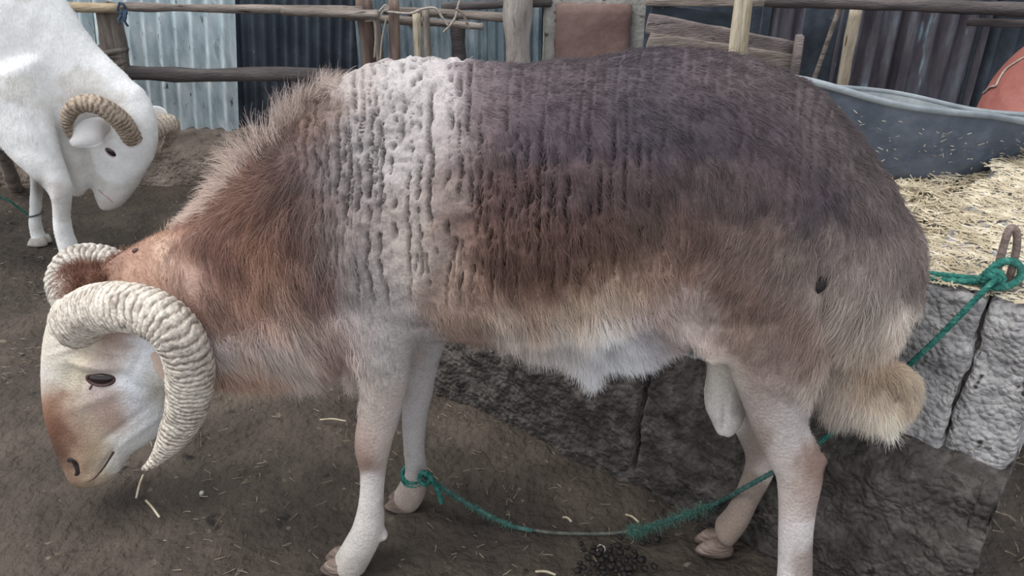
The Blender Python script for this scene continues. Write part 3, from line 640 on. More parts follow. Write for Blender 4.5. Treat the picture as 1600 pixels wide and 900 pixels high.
# fat tail with its upturned tip
mb.add(*chain(RP, [(1345, 330, 62, .0, .75), (1352, 420, 66, .01, .7), (1340, 500, 68, .02, .65), (1322, 570, 60, .025, .6), (1315, 612, 44, .03, .6), (1310, 635, 22, .03, .6)], 5, 18))
mb.add(*chain(RP, [(1325, 600, 40, .02, .7), (1365, 590, 28, .02, .8), (1400, 586, 22, .025, .9), (1418, 600, 20, .03, .9), (1416, 622, 16, .035, .9), (1402, 640, 12, .04, .9)], 5, 16))
mb.add(*chain(RP, [(1335, 600, 40, .03, .6), (1365, 628, 28, .04, .7), (1385, 648, 16, .04, .8), (1392, 662, 7, .04, .8)], 5, 16))

def wf(co):
    u, v, off = RP.chart(co); fine = np.maximum(1-sm(250, 330, u), sm(610, 680, v)); return 1-.72*fine
rm, co, lap = remesh(mb, .0038, 26, wf, 'body'); rm.materials.append(M['fleece'])
u, v, off = RP.chart(co); nr = normals(rm)
# --- wool: fissured fleece on the shoulder and flank
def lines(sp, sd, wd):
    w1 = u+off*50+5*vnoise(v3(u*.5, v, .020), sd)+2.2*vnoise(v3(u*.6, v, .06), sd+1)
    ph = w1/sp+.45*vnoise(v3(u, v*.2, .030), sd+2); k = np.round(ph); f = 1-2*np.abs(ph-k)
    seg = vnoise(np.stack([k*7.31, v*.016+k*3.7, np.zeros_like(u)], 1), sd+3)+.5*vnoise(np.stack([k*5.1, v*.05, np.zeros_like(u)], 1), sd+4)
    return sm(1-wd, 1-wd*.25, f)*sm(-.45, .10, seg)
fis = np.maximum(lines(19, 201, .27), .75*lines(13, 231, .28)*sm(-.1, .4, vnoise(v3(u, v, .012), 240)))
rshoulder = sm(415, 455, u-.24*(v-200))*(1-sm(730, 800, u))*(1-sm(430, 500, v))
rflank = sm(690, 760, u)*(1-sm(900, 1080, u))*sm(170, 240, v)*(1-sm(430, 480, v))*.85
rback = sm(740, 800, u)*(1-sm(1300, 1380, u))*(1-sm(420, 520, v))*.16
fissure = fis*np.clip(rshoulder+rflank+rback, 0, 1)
knob = rshoulder*(1-sm(200, 330, v))*(np.abs(vnoise(v3(u, v, .085), 206))*1.6-.4)
shallow = (rshoulder+rflank+rback)
d = -.0125*fissure+.004*knob+.0025*shallow*fbm(co*55, 207, 3)+.003*fbm(co*18, 208, 3)*sm(300, 360, u)*(1-sm(560, 640, v))
# long soft swellings of muscle, folds behind the elbow and the jaw line, brow and mouth creases
def bump_(u0, v0, ru, rv, a, ang=0, side=None):
    ca, sa = math.cos(ang), math.sin(ang); x = (u-u0)*ca+(v-v0)*sa; y = -(u-u0)*sa+(v-v0)*ca; return a*np.exp(-(x/ru)**2-(y/rv)**2)*(1 if side is None else (off*side > 0))
d += bump_(690, 430, 16, 70, -.012, .35)+bump_(665, 470, 22, 60, .006, .3)                       # fold behind the elbow
d += bump_(555, 370, 14, 60, .004)+bump_(1290, 470, 12, 90, -.007, -.12)
d += bump_(166, 722, 3.2, 26, -.006, .55)+bump_(157, 592, 24, 10, -.004)+bump_(150, 572, 34, 7, .004, .1)+bump_(128, 600, 6, 12, -.003)
d += bump_(118, 728, 8, 9, -.006, .3)+bump_(225, 668, 60, 6, .003, -.62)+bump_(200, 660, 50, 5, -.003, -.62)
d += bump_(150, 570, 40, 9, .006, .12)+bump_(195, 600, 20, 12, .003)+bump_(112, 585, 16, 20, -.005)+bump_(150, 625, 40, 9, .003, -.35)+bump_(120, 650, 14, 40, .002)
d += bump_(110, 545, 30, 4, .0025, -.3)+bump_(118, 528, 32, 4, .0025, -.25)+bump_(165, 550, 30, 4, .003, .1)+bump_(215, 565, 6, 26, -.003, .4)
d += bump_(128, 722, 14, 16, .004)+bump_(140, 748, 20, 7, .003, -.2)+bump_(186, 726, 10, 10, .003)
d += bump_(1262, 690, 9, 34, -.005, -.25)*(off > 0)+bump_(1132, 655, 4, 22, -.006)
co = co+nr*d[:, None]
co[:, 2] = np.maximum(co[:, 2], .004)
rm.vertices.foreach_set('co', co.ravel()); rm.update(); nr = normals(rm)

# --- coat colours (side of the animal): u, v, r, g, b
COL = [ # back and flank
 (560,130,176,166,162),(620,110,184,178,178),(680,110,186,178,178),(700,160,180,172,172),(640,180,170,162,162),(560,200,156,148,148),(500,180,138,118,110),(490,240,128,118,120),(450,260,112,98,98),(540,280,148,138,136),
 (620,260,176,168,166),(700,230,172,162,160),(745,110,134,120,124),(760,180,112,96,100),(740,260,112,94,94),(700,300,150,134,128),(640,330,172,160,154),(560,360,156,144,140),(500,330,136,120,116),(510,400,150,138,134),(570,440,164,154,150),
 (640,420,180,168,160),(690,400,176,158,148),(730,380,136,108,98),(760,330,116,90,84),(850,395,112,84,76),(800,425,118,88,78),(760,390,122,92,82),(900,385,118,90,80),(950,360,112,86,78),(1000,345,102,84,78),(700,440,166,146,134),(740,450,150,116,100),(800,300,104,82,80),(820,200,96,84,92),(820,120,104,92,98),(900,110,98,86,92),(900,200,90,78,86),(900,300,98,80,82),(880,380,116,88,80),(800,400,124,94,84),
 (830,448,140,104,88),(900,430,150,116,98),(960,412,162,128,108),(1000,385,128,102,92),(980,300,98,82,84),(1000,200,84,74,84),(1000,110,94,84,92),(1090,100,98,86,92),(1100,200,84,74,82),(1100,300,102,88,88),(1080,360,126,102,94),(1060,420,160,128,114),
 (1180,110,104,92,94),(1200,200,92,80,86),(1200,300,104,90,92),(1180,380,136,116,108),(1260,150,104,92,94),(1300,220,102,90,92),(1290,300,94,82,88),(1340,270,108,96,96),(1380,330,124,110,108),(1390,400,150,136,130),
 (1150,450,150,124,112),(1230,430,150,132,124),(1300,400,142,128,122),(1350,440,166,154,146),(1310,480,182,168,158),(1200,500,158,134,122),(1140,520,164,136,122),(1240,540,160,136,126),(1280,520,186,160,146),(1350,520,180,166,154),
 # belly
 (720,480,196,168,150),(780,480,206,184,166),(840,490,206,180,158),(900,480,214,192,170),(960,460,216,196,178),(1020,440,196,164,142),(880,530,212,204,198),(960,520,216,212,212),(1010,540,206,202,206),(740,520,172,146,132),(800,530,206,196,190),(1060,480,206,184,176),(930,580,226,222,226),
 (1085,500,204,188,180),(1110,530,210,190,180),
 # shoulder to near foreleg
 (600,480,178,168,164),(560,470,172,164,162),(680,470,170,146,134),(620,520,176,168,164),(650,540,168,162,162),(600,560,186,180,176),(610,600,186,172,164),(590,640,188,174,166),(575,690,186,164,156),(568,712,160,132,120),(600,700,196,184,176),(580,760,212,206,202),(575,820,208,200,194),(550,860,204,198,192),(545,890,190,182,174),(655,590,192,186,186),(648,660,190,184,184),(650,720,188,182,180),(635,785,176,160,150),
 # hind legs and tail; the far leg's shade is put into its tones
 (1200,590,164,146,138),(1230,560,158,138,128),(1180,560,164,142,130),(1180,640,174,162,156),(1230,650,184,174,170),(1240,690,190,180,176),(1270,730,158,130,118),(1225,730,200,188,182),(1240,780,206,194,188),(1255,770,172,150,140),(1240,850,208,200,198),(1225,900,216,210,208),(1262,880,168,152,144),(1175,690,168,152,142),(1165,780,166,148,136),(1130,840,160,142,130),(1120,590,206,198,186),(1115,650,206,200,194),(1135,675,226,222,218),
 (1320,560,204,192,180),(1290,610,202,188,174),(1340,620,216,206,194),(1350,560,206,178,152),(1372,585,196,156,122),(1385,625,238,228,212),(1360,650,232,220,204),(1405,572,214,196,172),(1432,600,216,202,180),(1405,610,186,162,138),(1375,540,226,216,206),
 # neck
 (440,190,146,118,108),(400,230,150,118,104),(470,220,134,104,94),(440,270,128,94,84),(410,300,148,110,94),(350,290,160,128,112),(300,310,186,158,142),(450,330,136,102,92),(480,400,140,106,96),(500,450,138,106,100),(400,370,166,126,106),(350,350,154,116,102),(340,400,140,104,92),(300,370,168,128,112),(240,350,182,146,122),(210,380,170,132,112),(260,400,196,164,146),(220,420,188,150,130),(170,410,160,124,106),(140,435,128,92,78),(120,440,120,84,72),
 (300,440,190,158,144),(330,470,172,138,124),(370,440,160,122,104),(420,420,180,140,118),(440,470,188,156,140),(400,490,182,148,134),(350,500,160,122,106),(340,545,216,212,214),(400,530,206,198,194),(460,520,196,178,168),(500,510,186,164,154),(500,560,190,164,150),(450,560,204,192,186),(380,570,196,164,142),(350,600,184,140,112),(400,600,190,150,126),(545,505,214,204,200),(518,540,156,118,110),(550,585,220,204,196),(548,540,220,208,202),(600,440,170,160,156),
 # head
 (100,420,196,190,180),(80,500,206,198,182),(110,480,206,196,182),(140,540,204,190,170),(90,550,206,198,184),(75,590,210,206,198),(110,590,206,194,172),(120,640,206,192,176),(180,560,200,186,178),(215,560,216,218,222),(210,600,226,230,236),(250,600,214,210,200),(200,640,220,222,226),(170,640,206,178,164),(180,655,184,150,134),(165,640,186,154,138),(160,620,200,188,184),(230,660,222,222,222),(150,670,206,186,166),(80,640,170,128,104),(85,665,128,86,66),(110,650,182,148,126),(100,690,156,114,92),(92,705,104,74,62),(72,630,170,128,104),(125,690,196,166,142),(150,700,206,180,150),(190,690,226,226,224),(175,720,220,216,208),(130,720,192,160,132),(150,738,196,176,150),(110,740,160,130,110),(200,715,220,218,214),(175,535,176,150,136),(1065,492,208,194,186),(1088,518,212,200,194),(1040,480,206,184,178),(60,600,200,190,180),(1000,560,228,226,228),(960,560,232,232,232),(900,550,218,214,212),(860,545,204,196,192)]
def coat(u, v, co_, sd=0):
    uu = u+9*fbm(v3(u, v, .03), 301+sd, 3); vv = v+9*fbm(v3(u, v, .03), 311+sd, 3)
    small = np.maximum(1-sm(250, 320, u), sm(610, 660, v))
    a = rbf(COL, uu, vv, 24, [2, 3, 4]); b = rbf(COL, u+7*vnoise(v3(u, v, .07), 5), v+7*vnoise(v3(u, v, .07), 6), 15, [2, 3, 4])
    return a*(1-small)[:, None]+b*small[:, None]
cc = coat(u, v, co)
GAIN = 1.0
def tone(c):
    g = c.mean(1, keepdims=True); c = g+(c-g)*.92; return c*np.clip(.58+.80*g, 0, 1.10)
mott = 1+.06*fbm(co*45, 321, 3)
base = tone(lin_a(cc))*mott[:, None]
base *= (1-.75*fissure)[:, None]                                     # shade inside the partings, painted into the coat colour
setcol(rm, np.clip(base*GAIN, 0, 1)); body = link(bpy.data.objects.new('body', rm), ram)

# --- hair flow and length: u, v, du, dv, length(cm)
FLOW = [(480,200,.5,.9,1.2),(560,150,.3,1,.7),(650,150,.3,1,.7),(560,300,.1,1,.6),(650,350,.1,1,.8),(750,150,.9,.4,1.6),(800,250,.35,1,1.8),(800,400,.25,1,2.2),(900,120,1,.3,1.8),(900,250,.45,1,1.8),(900,430,.3,1,2.8),(1000,150,.8,.6,1.8),(1000,300,.5,1,2.0),(1000,430,.4,1,2.6),(1100,150,.8,.7,1.7),
 (1100,300,.3,1,2.0),(1180,390,-.5,.9,2.2),(1130,420,-.6,.8,2.2),(1200,200,.7,.8,1.8),(1280,250,.6,1,1.8),(1350,300,.4,1,2.0),(1390,400,-.1,1,2.2),(1300,400,-.25,1,2.2),(1240,450,-.2,1,2.2),(1180,500,-.2,1,2.0),(1330,480,-.4,1,3.0),(1350,560,-.5,1,3.6),(1300,600,-.5,1,3.6),(1290,540,-.3,1,2.6),(1210,570,-.1,1,1.0),
 (780,490,.3,1,3.0),(900,510,.4,.9,3.2),(960,545,.4,.7,3.4),(850,535,.3,.9,3.2),(1040,470,.6,.8,1.8),(930,580,.2,1,2.5),(700,500,.3,.8,1.4),(1000,560,.6,.5,2.6),
 (600,480,.0,1,.8),(600,560,0,1,.5),(590,650,0,1,.35),(580,760,0,1,.3),(655,620,0,1,.35),(1225,650,0,1,.5),(1240,760,0,1,.35),(1240,860,0,1,.3),(1170,760,0,1,.35),(1130,620,0,1,.5),
 (430,210,-.5,-1,5.5),(470,170,-.3,-1,3.5),(380,255,-.6,-.9,5.5),(330,285,-.6,-.8,4.5),(280,320,-.6,-.6,3.0),(450,290,-.2,1,4.0),(480,350,.1,1,3.5),(410,330,-.8,.5,4.0),(440,400,.3,1,3.8),(370,400,.3,1,3.0),(400,460,.8,.8,3.8),(450,500,.9,.7,4.2),(490,540,.7,.9,4.5),(500,450,.4,1,3.5),
 (350,340,-.6,.6,3.0),(300,370,.6,.8,2.2),(230,370,.7,.6,1.6),(180,400,.6,.6,1.2),(130,435,-.3,.3,1.0),(280,430,.8,.9,2.0),(320,480,.7,1,2.2),(350,540,1,.35,3.2),(400,540,1,.45,3.6),(360,590,.9,.5,3.5),(420,590,.8,.8,3.8),(550,540,.1,1,2.4),(560,590,0,1,2.2),
 (1360,600,.6,.6,3.0),(1400,575,.9,-.1,1.8),(1430,600,.6,.9,1.8),(1380,630,.4,.9,3.4),(1340,640,-.1,1,3.6),
 (100,500,-.3,1,.6),(200,600,.5,1,.5),(150,680,-.1,1,.5),(90,650,-.2,1,.5),(250,560,.3,1,.6),(120,560,-.5,.6,.6)]
def flow(u, v): return rbf(FLOW, u, v, 34, [2, 3, 4])
def grow(name, n, dens, seed, rad, K, lmul=1., lift=.35, rnd=.22, clump=.35, droop=.2, bright=(.8, 1.3), tint=None, curl=0, label=None, cscale=75, lens_=None):
    p, nn, iv = scatter(rm, co, nr, dens, n, seed); nn /= np.linalg.norm(nn, axis=1)[:, None]+1e-9; uu, vv, oo = RP.chart(p); fl_ = flow(uu, vv)
    D3 = fl_[:, [0]]*RP.D - fl_[:, [1]]*np.array([0, 0, 1.]); D3 -= nn*(D3*nn).sum(1)[:, None]; D3 /= np.linalg.norm(D3, axis=1)[:, None]+1e-9
    r = np.random.default_rng(seed+1)
    cl = np.stack([vnoise(p*cscale, 401+k) for k in range(3)], 1)+.5*np.stack([vnoise(p*cscale*2.3, 411+k) for k in range(3)], 1)
    dr = D3+nn*lift+r.normal(size=p.shape)*rnd+cl*clump; dr /= np.linalg.norm(dr, axis=1)[:, None]
    ln = fl_[:, 2]*.01*r.uniform(.6, 1.15, n)*lmul
    if lens_ is not None: ln = lens_(uu, vv, oo, ln, iv)
    c = tone(lin_a(coat(uu, vv, p)))*(r.uniform(*bright, n)*(1+.30*vnoise(p*cscale*.8, 431)))[:, None]
    if tint is not None: c = c*(1-tint[1])+lin_a(tint[0])*tint[1]
    return hair(name, p-nn*.0008, dr, ln, np.clip(c*GAIN, 0, 1), rad, M['hair'], ram, K, droop, curl, nn, label)
onbody = sm(300, 360, u)*(1-sm(580, 660, v)*(u < 1270))
shl = rshoulder*(1-sm(560, 620, v))
dens = np.clip(onbody*(1-.75*shl), 0, 1)*(1-.6*fissure)*(1-sm(1085, 1110, u)*(u < 1170)*sm(540, 570, v))
grow('coat_hair', 230000, dens+1e-6, 51, .00030, 4, lens_=lambda a, b, o_, l, iv: l*(1-.6*fissure[iv]))
ub = u-.24*(v-200); dens2 = (1-sm(425, 460, ub))*sm(225, 300, u)+(1-sm(330, 380, v))*sm(130, 160, u)*(1-sm(425, 460, ub))+sm(480, 500, u)*(1-sm(570, 600, u))*sm(490, 520, v)*.6
dens2 = np.clip(dens2, 0, 1)*(1-sm(210, 260, 300-u+0*v)*0)
grow('neck_hair', 64000, dens2+1e-6, 61, .00034, 6, lift=.40, rnd=.18, clump=.85, bright=(.7, 1.5), droop=.35, curl=.03, cscale=42)
# crest mane: long pale hairs standing along the top of the neck
topn = np.clip(nr[:, 2]-.50, 0, 1)*sm(240, 330, u)*(1-sm(500, 540, u))*(1-sm(380, 420, v))*np.exp(-(off/.022)**2)
o = grow('mane', 2600, topn+1e-9, 71, .00036, 6, lmul=1., lift=1.3, rnd=.16, clump=1.0, droop=.0, bright=(1.1, 1.7), tint=((228, 214, 204), .5), curl=.03, cscale=38, label='long pale mane hairs standing along the crest', lens_=lambda a, b, o_, l, iv: .022+.070*np.exp(-((a-410)/80)**2)*np.random.default_rng(3).uniform(.5, 1.2, len(a)))
# short leg and face hair
dl = np.maximum(sm(560, 620, v), 1-sm(180, 330, u)); dl = dl*(1-sm(150, 170, 0*u))
grow('short_hair', 100000, dl+.4*shl+1e-9, 81, .00022, 3, lmul=1.0, lift=.25, rnd=.25, clump=.35, droop=0, bright=(.9, 1.15))
tl = sm(1270, 1300, u)*sm(440, 560, v)
grow('tail_hair', 30000, tl+1e-9, 91, .00032, 6, lmul=1.0, lift=.55, rnd=.25, clump=.7, droop=.45, curl=.03, cscale=36)
# belly fringe
bf = np.clip(-nr[:, 2]-.1, 0, 1)*sm(760, 840, u)*(1-sm(1040, 1080, u))*sm(480, 510, v)
grow('belly_hair', 22000, bf+1e-9, 95, .00034, 5, lmul=1.1, lift=.75, rnd=.25, clump=.6, droop=.3, cscale=32, bright=(1.0, 1.35))
bf2 = np.clip(-nr[:, 2]-.0, 0, 1)*sm(320, 350, u)*(1-sm(540, 575, u))*sm(500, 530, v)
grow('throat_hair', 14000, bf2+1e-9, 99, .00034, 6, lmul=1.15, lift=.5, rnd=.25, clump=.8, droop=.5, cscale=30, bright=(.95, 1.35), curl=.04)

# --- horns
horn('horn', RP, [(118, 505, 42, .048), (150, 484, 40, .085), (195, 480, 40, .115), (240, 492, 40, .130), (275, 520, 40, .135), (294, 560, 38, .130), (297, 602, 36, .122), (290, 642, 31, .118), (272, 680, 24, .118), (252, 708, 14, .124), (236, 725, 8, .132), (224, 733, 4, .136)],
     .0095, (214, 205, 192), (112, 100, 92), ram, amp=.055, flat=.10)
horn('horn', RP, [(112, 470, 32, -.045), (100, 440, 30, -.075), (112, 412, 27, -.10), (145, 404, 26, -.12), (190, 418, 26, -.13), (225, 450, 25, -.13), (240, 500, 23, -.125), (235, 560, 19, -.12), (215, 610, 13, -.125), (200, 630, 5, -.135)],
     .0095, (206, 200, 190), (118, 108, 100), ram, amp=.06, flat=.10)
# --- eye
def eye(pl, u, v, ax, par, white=True, surf=.0, R=None):
    p = pl.P(u, v, surf); V_, F_ = ell(p, ax); e_ = mesh('eye', V_, F_, M['pupil'], par); return e_
def surf_at(me, coo, pl, u_, v_, near=True):
    """point of the animal's skin met by the line of sight through a measured point"""
    from mathutils.bvhtree import BVHTree
    bv = surf_at.c.get(me.name)
    if bv is None: bv = surf_at.c[me.name] = BVHTree.FromPolygons([tuple(p) for p in coo], [tuple(p.vertices) for p in me.polygons])
    d_ = ray(u_, v_); h, n_, _, _ = bv.ray_cast(Vector(CAM), Vector(d_).normalized()); return (np.array(h), np.array(n_)) if h is not None else (pl.P(u_, v_), -pl.L)
surf_at.c = {}
def on_axes(n_, ang):
    n_ = n_/np.linalg.norm(n_); x = RP.D*math.cos(ang)-np.array([0, 0, 1.])*math.sin(ang); x -= n_*np.dot(x, n_); x /= np.linalg.norm(x); return np.array([x, np.cross(n_, x), n_])
p, n_ = surf_at(rm, co, RP, 158, 591); Ra = on_axes(n_, -.10)
V_, F_ = ell(p-n_*.0005, (.0215, .0100, .0070), Ra); mesh('eye', V_, F_, M['pupil'], ram)
def rim(c, n_, ang, a, b, r, m, par, name='eyelid', lift=.001, upper=True):
    Rr = on_axes(n_, ang); t = np.linspace(0, 2*math.pi, 41); P_ = c+n_*lift+np.outer(np.cos(t)*a, Rr[0])+np.outer(np.sin(t)*b, Rr[1])-np.outer((np.cos(t)**2)*.002, n_); V_, F_ = tube_data(P_, r, 8); return mesh(name, V_, F_, m, par)
rim(p, n_, -.10, .0232, .0112, .0032, M['eyelid'], ram, lift=.0015)
p2, n2 = surf_at(rm, co, RP, 134, 592); V_, F_ = ell(p2-n2*.002, (.006, .0045, .003), on_axes(n2, 1.0)); mesh('tear_duct', V_, F_, M['pinkskin'], ram)
p2, n2 = surf_at(rm, co, RP, 142, 605); V_, F_ = ell(p2-n2*.0025, (.009, .0028, .0035), on_axes(n2, -.9)); mesh('eyelid', V_, F_, M['eyelid'], ram)
# nostril, mouth line
P_ = []
for (a, b) in ((104, 722), (112, 718), (119, 724), (121, 736), (116, 745)): q, qn = surf_at(rm, co, RP, a, b); P_.append(q-qn*.0035)
V_, F_ = tube_data(resample(P_, 24), .0016+.0066*np.sin(np.linspace(.25, 2.9, 24)), 10); mesh('nostril', V_, F_, M['nostril'], ram)
P_ = []
for (a, b) in ((136, 753), (146, 748), (156, 738), (164, 728), (171, 717), (178, 706)): q, qn = surf_at(rm, co, RP, a, b); P_.append(q-qn*.0005)
V_, F_ = tube_data(resample(P_, 20), np.linspace(.0012, .0022, 20), 6); mesh('mouth', V_, F_, M['eyelid'], ram)
# small dark burr on the thigh, bare spot on the crest
p2, n2 = surf_at(rm, co, RP, 1282, 443); V_, F_ = ell(p2+n2*.004, (.007, .012, .006), on_axes(n2, .3)); b_ = mesh('burr', V_, F_, M['dung'], ram); b_['label'] = 'dark burr stuck in the thigh hair'
p2, n2 = surf_at(rm, co, RP, 212, 392); V_, F_ = ell(p2+n2*.001, (.006, .004, .003), on_axes(n2, .0)); mesh('wart', V_, F_, M['eyelid'], ram)
# ears
def ear(pl, pts, w, m, par, name='ear', cup=.35, seg=14):
    Q = resample(np.array([[*pl.P(a, b, o_), ww] for (a, b, o_, ww) in pts]), 18); P = Q[:, :3]; Tn = np.gradient(P, axis=0); Tn /= np.linalg.norm(Tn, axis=1)[:, None]; V = []
    for i in range(18):
        s1 = np.cross(Tn[i], pl.L); s1 /= np.linalg.norm(s1); s2 = np.cross(Tn[i], s1)
        for sgn in (0, 1):
            for j in range(seg):
                x = (j/(seg-1)*2-1); x = x if sgn == 0 else -x; V.append(P[i]+s1*x*Q[i, 3]+s2*(cup*Q[i, 3]*(x*x-.5)+(.0016 if sgn else -.0016)*(1-x**4)))
    n = seg*2; Fc = [(i*n+j, i*n+(j+1) % n, (i+1)*n+(j+1) % n, (i+1)*n+j) for i in range(17) for j in range(n)]+[tuple(range(n))[::-1], tuple(range(17*n, 18*n))]
    return mesh(name, V, Fc, m, par)
M['earmat'] = mat('ear_skin', [(176, 152, 140), (206, 186, 172)], 20, .8, .3, 80)
ear(RP, [(232, 545, .07, .010), (246, 562, .085, .018), (258, 582, .09, .016), (266, 604, .09, .005)], 0, M['earmat'], ram)
ear(RP, [(150, 440, -.06, .010), (190, 470, -.09, .018), (220, 500, -.10, .015), (240, 520, -.10, .005)], 0, M['earmat'], ram)
# topknot of brown curls between the horns
pp, nn_, iv = scatter(rm, co, nr, np.exp(-((u-132)/26)**2-((v-438)/20)**2)*(nr[:, 2] > -.2), 3600, 97)
tk = np.stack([vnoise(pp*60, 501+k) for k in range(3)], 1)
hair('topknot', pp, (lambda a: a/np.linalg.norm(a, axis=1)[:, None])(nn_*.6+tk*1.2+rng.normal(size=pp.shape)*.2), rng.uniform(.010, .022, 3600), lin_a((132, 96, 82))*rng.uniform(.7, 1.3, (3600, 1)), .0004, M['hair'], ram, 6, .0, .12)

# --- cloven hooves
def hoof(pl, u0, v0, off, r, par, m=None, z=.0, yaw=0.0):
    p = pl.P(u0, v0, off); c = np.array([p[0], p[1], 0])
    h = []
    for s in (-1, 1):
        prof = [(1.25, .0), (1.18, .35), (1.02, .8), (.86, 1.15), (.5, 1.25)]; V = []; n = 16; an = np.linspace(0, 2*math.pi, n, endpoint=False)
        for k, (q, zz) in enumerate(prof):
            x = np.cos(an)*q*r*.95; x = np.where(x < 0, x*1.15, x) - r*.12+zz*r*.22; y = s*r*.48+np.sin(an)*q*r*.45
            V += [c+pl.D*a+pl.L*b+np.array([0, 0, .002+zz*r*.8]) for a, b in zip(x, y)]
        V.append(c+pl.L*s*r*.5+np.array([0, 0, 1.27*r*.8])+pl.D*.1*r); V.append(c+pl.L*s*r*.5+np.array([0, 0, .002]))
        Fc = [(i*n+j, i*n+(j+1) % n, (i+1)*n+(j+1) % n, (i+1)*n+j) for i in range(4) for j in range(n)]+[(4*n+j, 4*n+(j+1) % n, 5*n) for j in range(n)]+[((j+1) % n, j, 5*n+1) for j in range(n)]
        mesh('hoof', V, Fc, m or M['hoof'], par)
hoof(RP, 540, 897, .079, .027, ram); hoof(RP, 632, 796, -.080, .024, ram); hoof(RP, 1218, 1008, .080, .028, ram); hoof(RP, 1118, 857, -.058, .026, ram)

# ------------------------------------------------------------------ the white ram
WP = Plane((-2.0, 2.22), (0, 2.16))
wr = thing('ram', (*(WP.P(40, 200)[:2]), 0), 'white ram with curled brown horns lowering its head in front of the rail fence', 'sheep')
mb = MB()
def TW(rows, sub=4, n=24, sq=2.2): mb.add(*loft([ring_tb(WP, *r[:3], *(r[3:] or [0]), n=n, sq=sq) for r in rows], sub))
TW([((-430, -50), (-410, 110), .09), ((-380, -90), (-360, 150), .15), ((-280, -100), (-270, 165), .18), ((-150, -95), (-150, 170), .19), ((-40, -95), (-50, 195), .17), ((35, -65), (25, 205), .145), ((80, -15), (70, 200), .115)])
TW([((60, -40), (35, 205), .12), ((108, 22), (85, 225), .105), ((148, 72), (112, 235), .088), ((190, 112), (130, 228), .074), ((222, 140), (142, 215), .064)])
TW([((222, 138), (148, 185), .056), ((243, 172), (140, 212), .066), ((249, 208), (137, 240), .064), ((243, 244), (139, 264), .053), ((228, 273), (143, 284), .046), ((212, 298), (146, 303), .040), ((197, 315), (153, 320), .034)], n=24, sq=2.1)
mb.add(*ell(WP.P(182, 222, .055), (.028, .014, .010)))
for lg in ([(0, 120, 75, .10, .5), (45, 215, 44, .12, .6), (78, 268, 28, .125, .75), (96, 300, 20, .13, .95), (95, 330, 16, .13, 1), (100, 365, 15.5, .13, 1), (108, 395, 18, .13, 1), (113, 412, 18, .13, 1)],
           [(20, 150, 50, -.08, .6), (45, 220, 26, -.09, .8), (56, 268, 14, -.09, 1), (57, 300, 12.5, -.09, 1), (55, 335, 11, -.09, 1), (57, 362, 12.5, -.09, 1), (65, 384, 15, -.085, 1.0)],
           [(95, 190, 48, .0, 1), (113, 240, 34, .02, .9), (122, 285, 20, .03, .9), (123, 302, 12, .03, .9)],
           [(-350, 60, 80, .08, .5), (-365, 160, 42, .09, .6), (-345, 225, 22, .09, .8), (-360, 300, 14, .09, 1), (-362, 370, 17, .09, 1), (-350, 392, 18, .09, 1)],
           [(-360, 60, 75, -.08, .5), (-385, 160, 38, -.09, .6), (-365, 215, 20, -.09, .8), (-380, 280, 13, -.09, 1), (-382, 340, 15, -.09, 1), (-372, 362, 16, -.09, 1)],
           [(-425, -20, 26, .0, 1), (-440, 60, 34, .0, .8), (-436, 140, 22, 0, .7), (-430, 170, 10, 0, .7)]): mb.add(*chain(WP, lg, 4, 16))
wm, wco, wlap = remesh(mb, .0065, 16, lambda c: np.full(len(c), .75), 'body'); wm.materials.append(M['whitecoat'])
wu, wv, woff = WP.chart(wco); wn = normals(wm)
def wb_(u0, v0, ru, rv, a, ang=0):
    ca, sa = math.cos(ang), math.sin(ang); x = (wu-u0)*ca+(wv-v0)*sa; y = -(wu-u0)*sa+(wv-v0)*ca; return a*np.exp(-(x/ru)**2-(y/rv)**2)
dd_ = .003*fbm(wco*14, 601, 3)+wb_(174, 238, 12, 7, -.006, .8)+wb_(62, 205, 6, 50, -.010, -.6)+wb_(160, 300, 4, 14, -.004, .3)
wco = wco+wn*dd_[:, None]; wco[:, 2] = np.maximum(wco[:, 2], .004); wm.vertices.foreach_set('co', wco.ravel()); wm.update(); wn = normals(wm)
def wcoat(u, v, c):
    base_ = np.ones((len(u), 3))*np.array([247, 247, 246.]); st = np.clip(sm(.25, .6, fbm(c*np.array([9, 9, 9]), 611, 4))*.35, 0, 1)[:, None]; base_ = base_*(1-st)+np.array([206, 200, 190.])*st
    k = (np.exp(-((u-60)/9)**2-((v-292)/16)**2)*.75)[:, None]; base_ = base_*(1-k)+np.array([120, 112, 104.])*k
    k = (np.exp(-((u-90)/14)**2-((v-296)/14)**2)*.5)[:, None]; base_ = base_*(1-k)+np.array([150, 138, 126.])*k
    k = (np.exp(-((u-165)/26)**2-((v-318)/9)**2)*.4)[:, None]; base_ = base_*(1-k)+np.array([196, 172, 160.])*k
    return base_
setcol(wm, lin_a(wcoat(wu, wv, wco))); wbody = link(bpy.data.objects.new('body', wm), wr)
p, nn, iv = scatter(wm, wco, wn, np.clip(sm(-200, -60, wu)+.02, 0, 1), 42000, 621); nn /= np.linalg.norm(nn, axis=1)[:, None]; a_, b_, _ = WP.chart(p)
D3 = np.where((a_ > 200)[:, None]*0+1, -.4*WP.D-np.array([0, 0, 1.]), 0); D3 = D3-nn*(D3*nn).sum(1)[:, None]; D3 /= np.linalg.norm(D3, axis=1)[:, None]+1e-9
D3 = D3+nn*.35+rng.normal(size=p.shape)*.25; D3 /= np.linalg.norm(D3, axis=1)[:, None]
lw = np.where(b_ > 230, .004, .010)*rng.uniform(.5, 1.2, len(p)); lw *= 1-.5*sm(130, 150, a_)
hair('coat_hair', p, D3, lw, lin_a(wcoat(a_, b_, p))*rng.uniform(.9, 1.05, (len(p), 1)), .0004, M['hair'], wr, 3, .1)
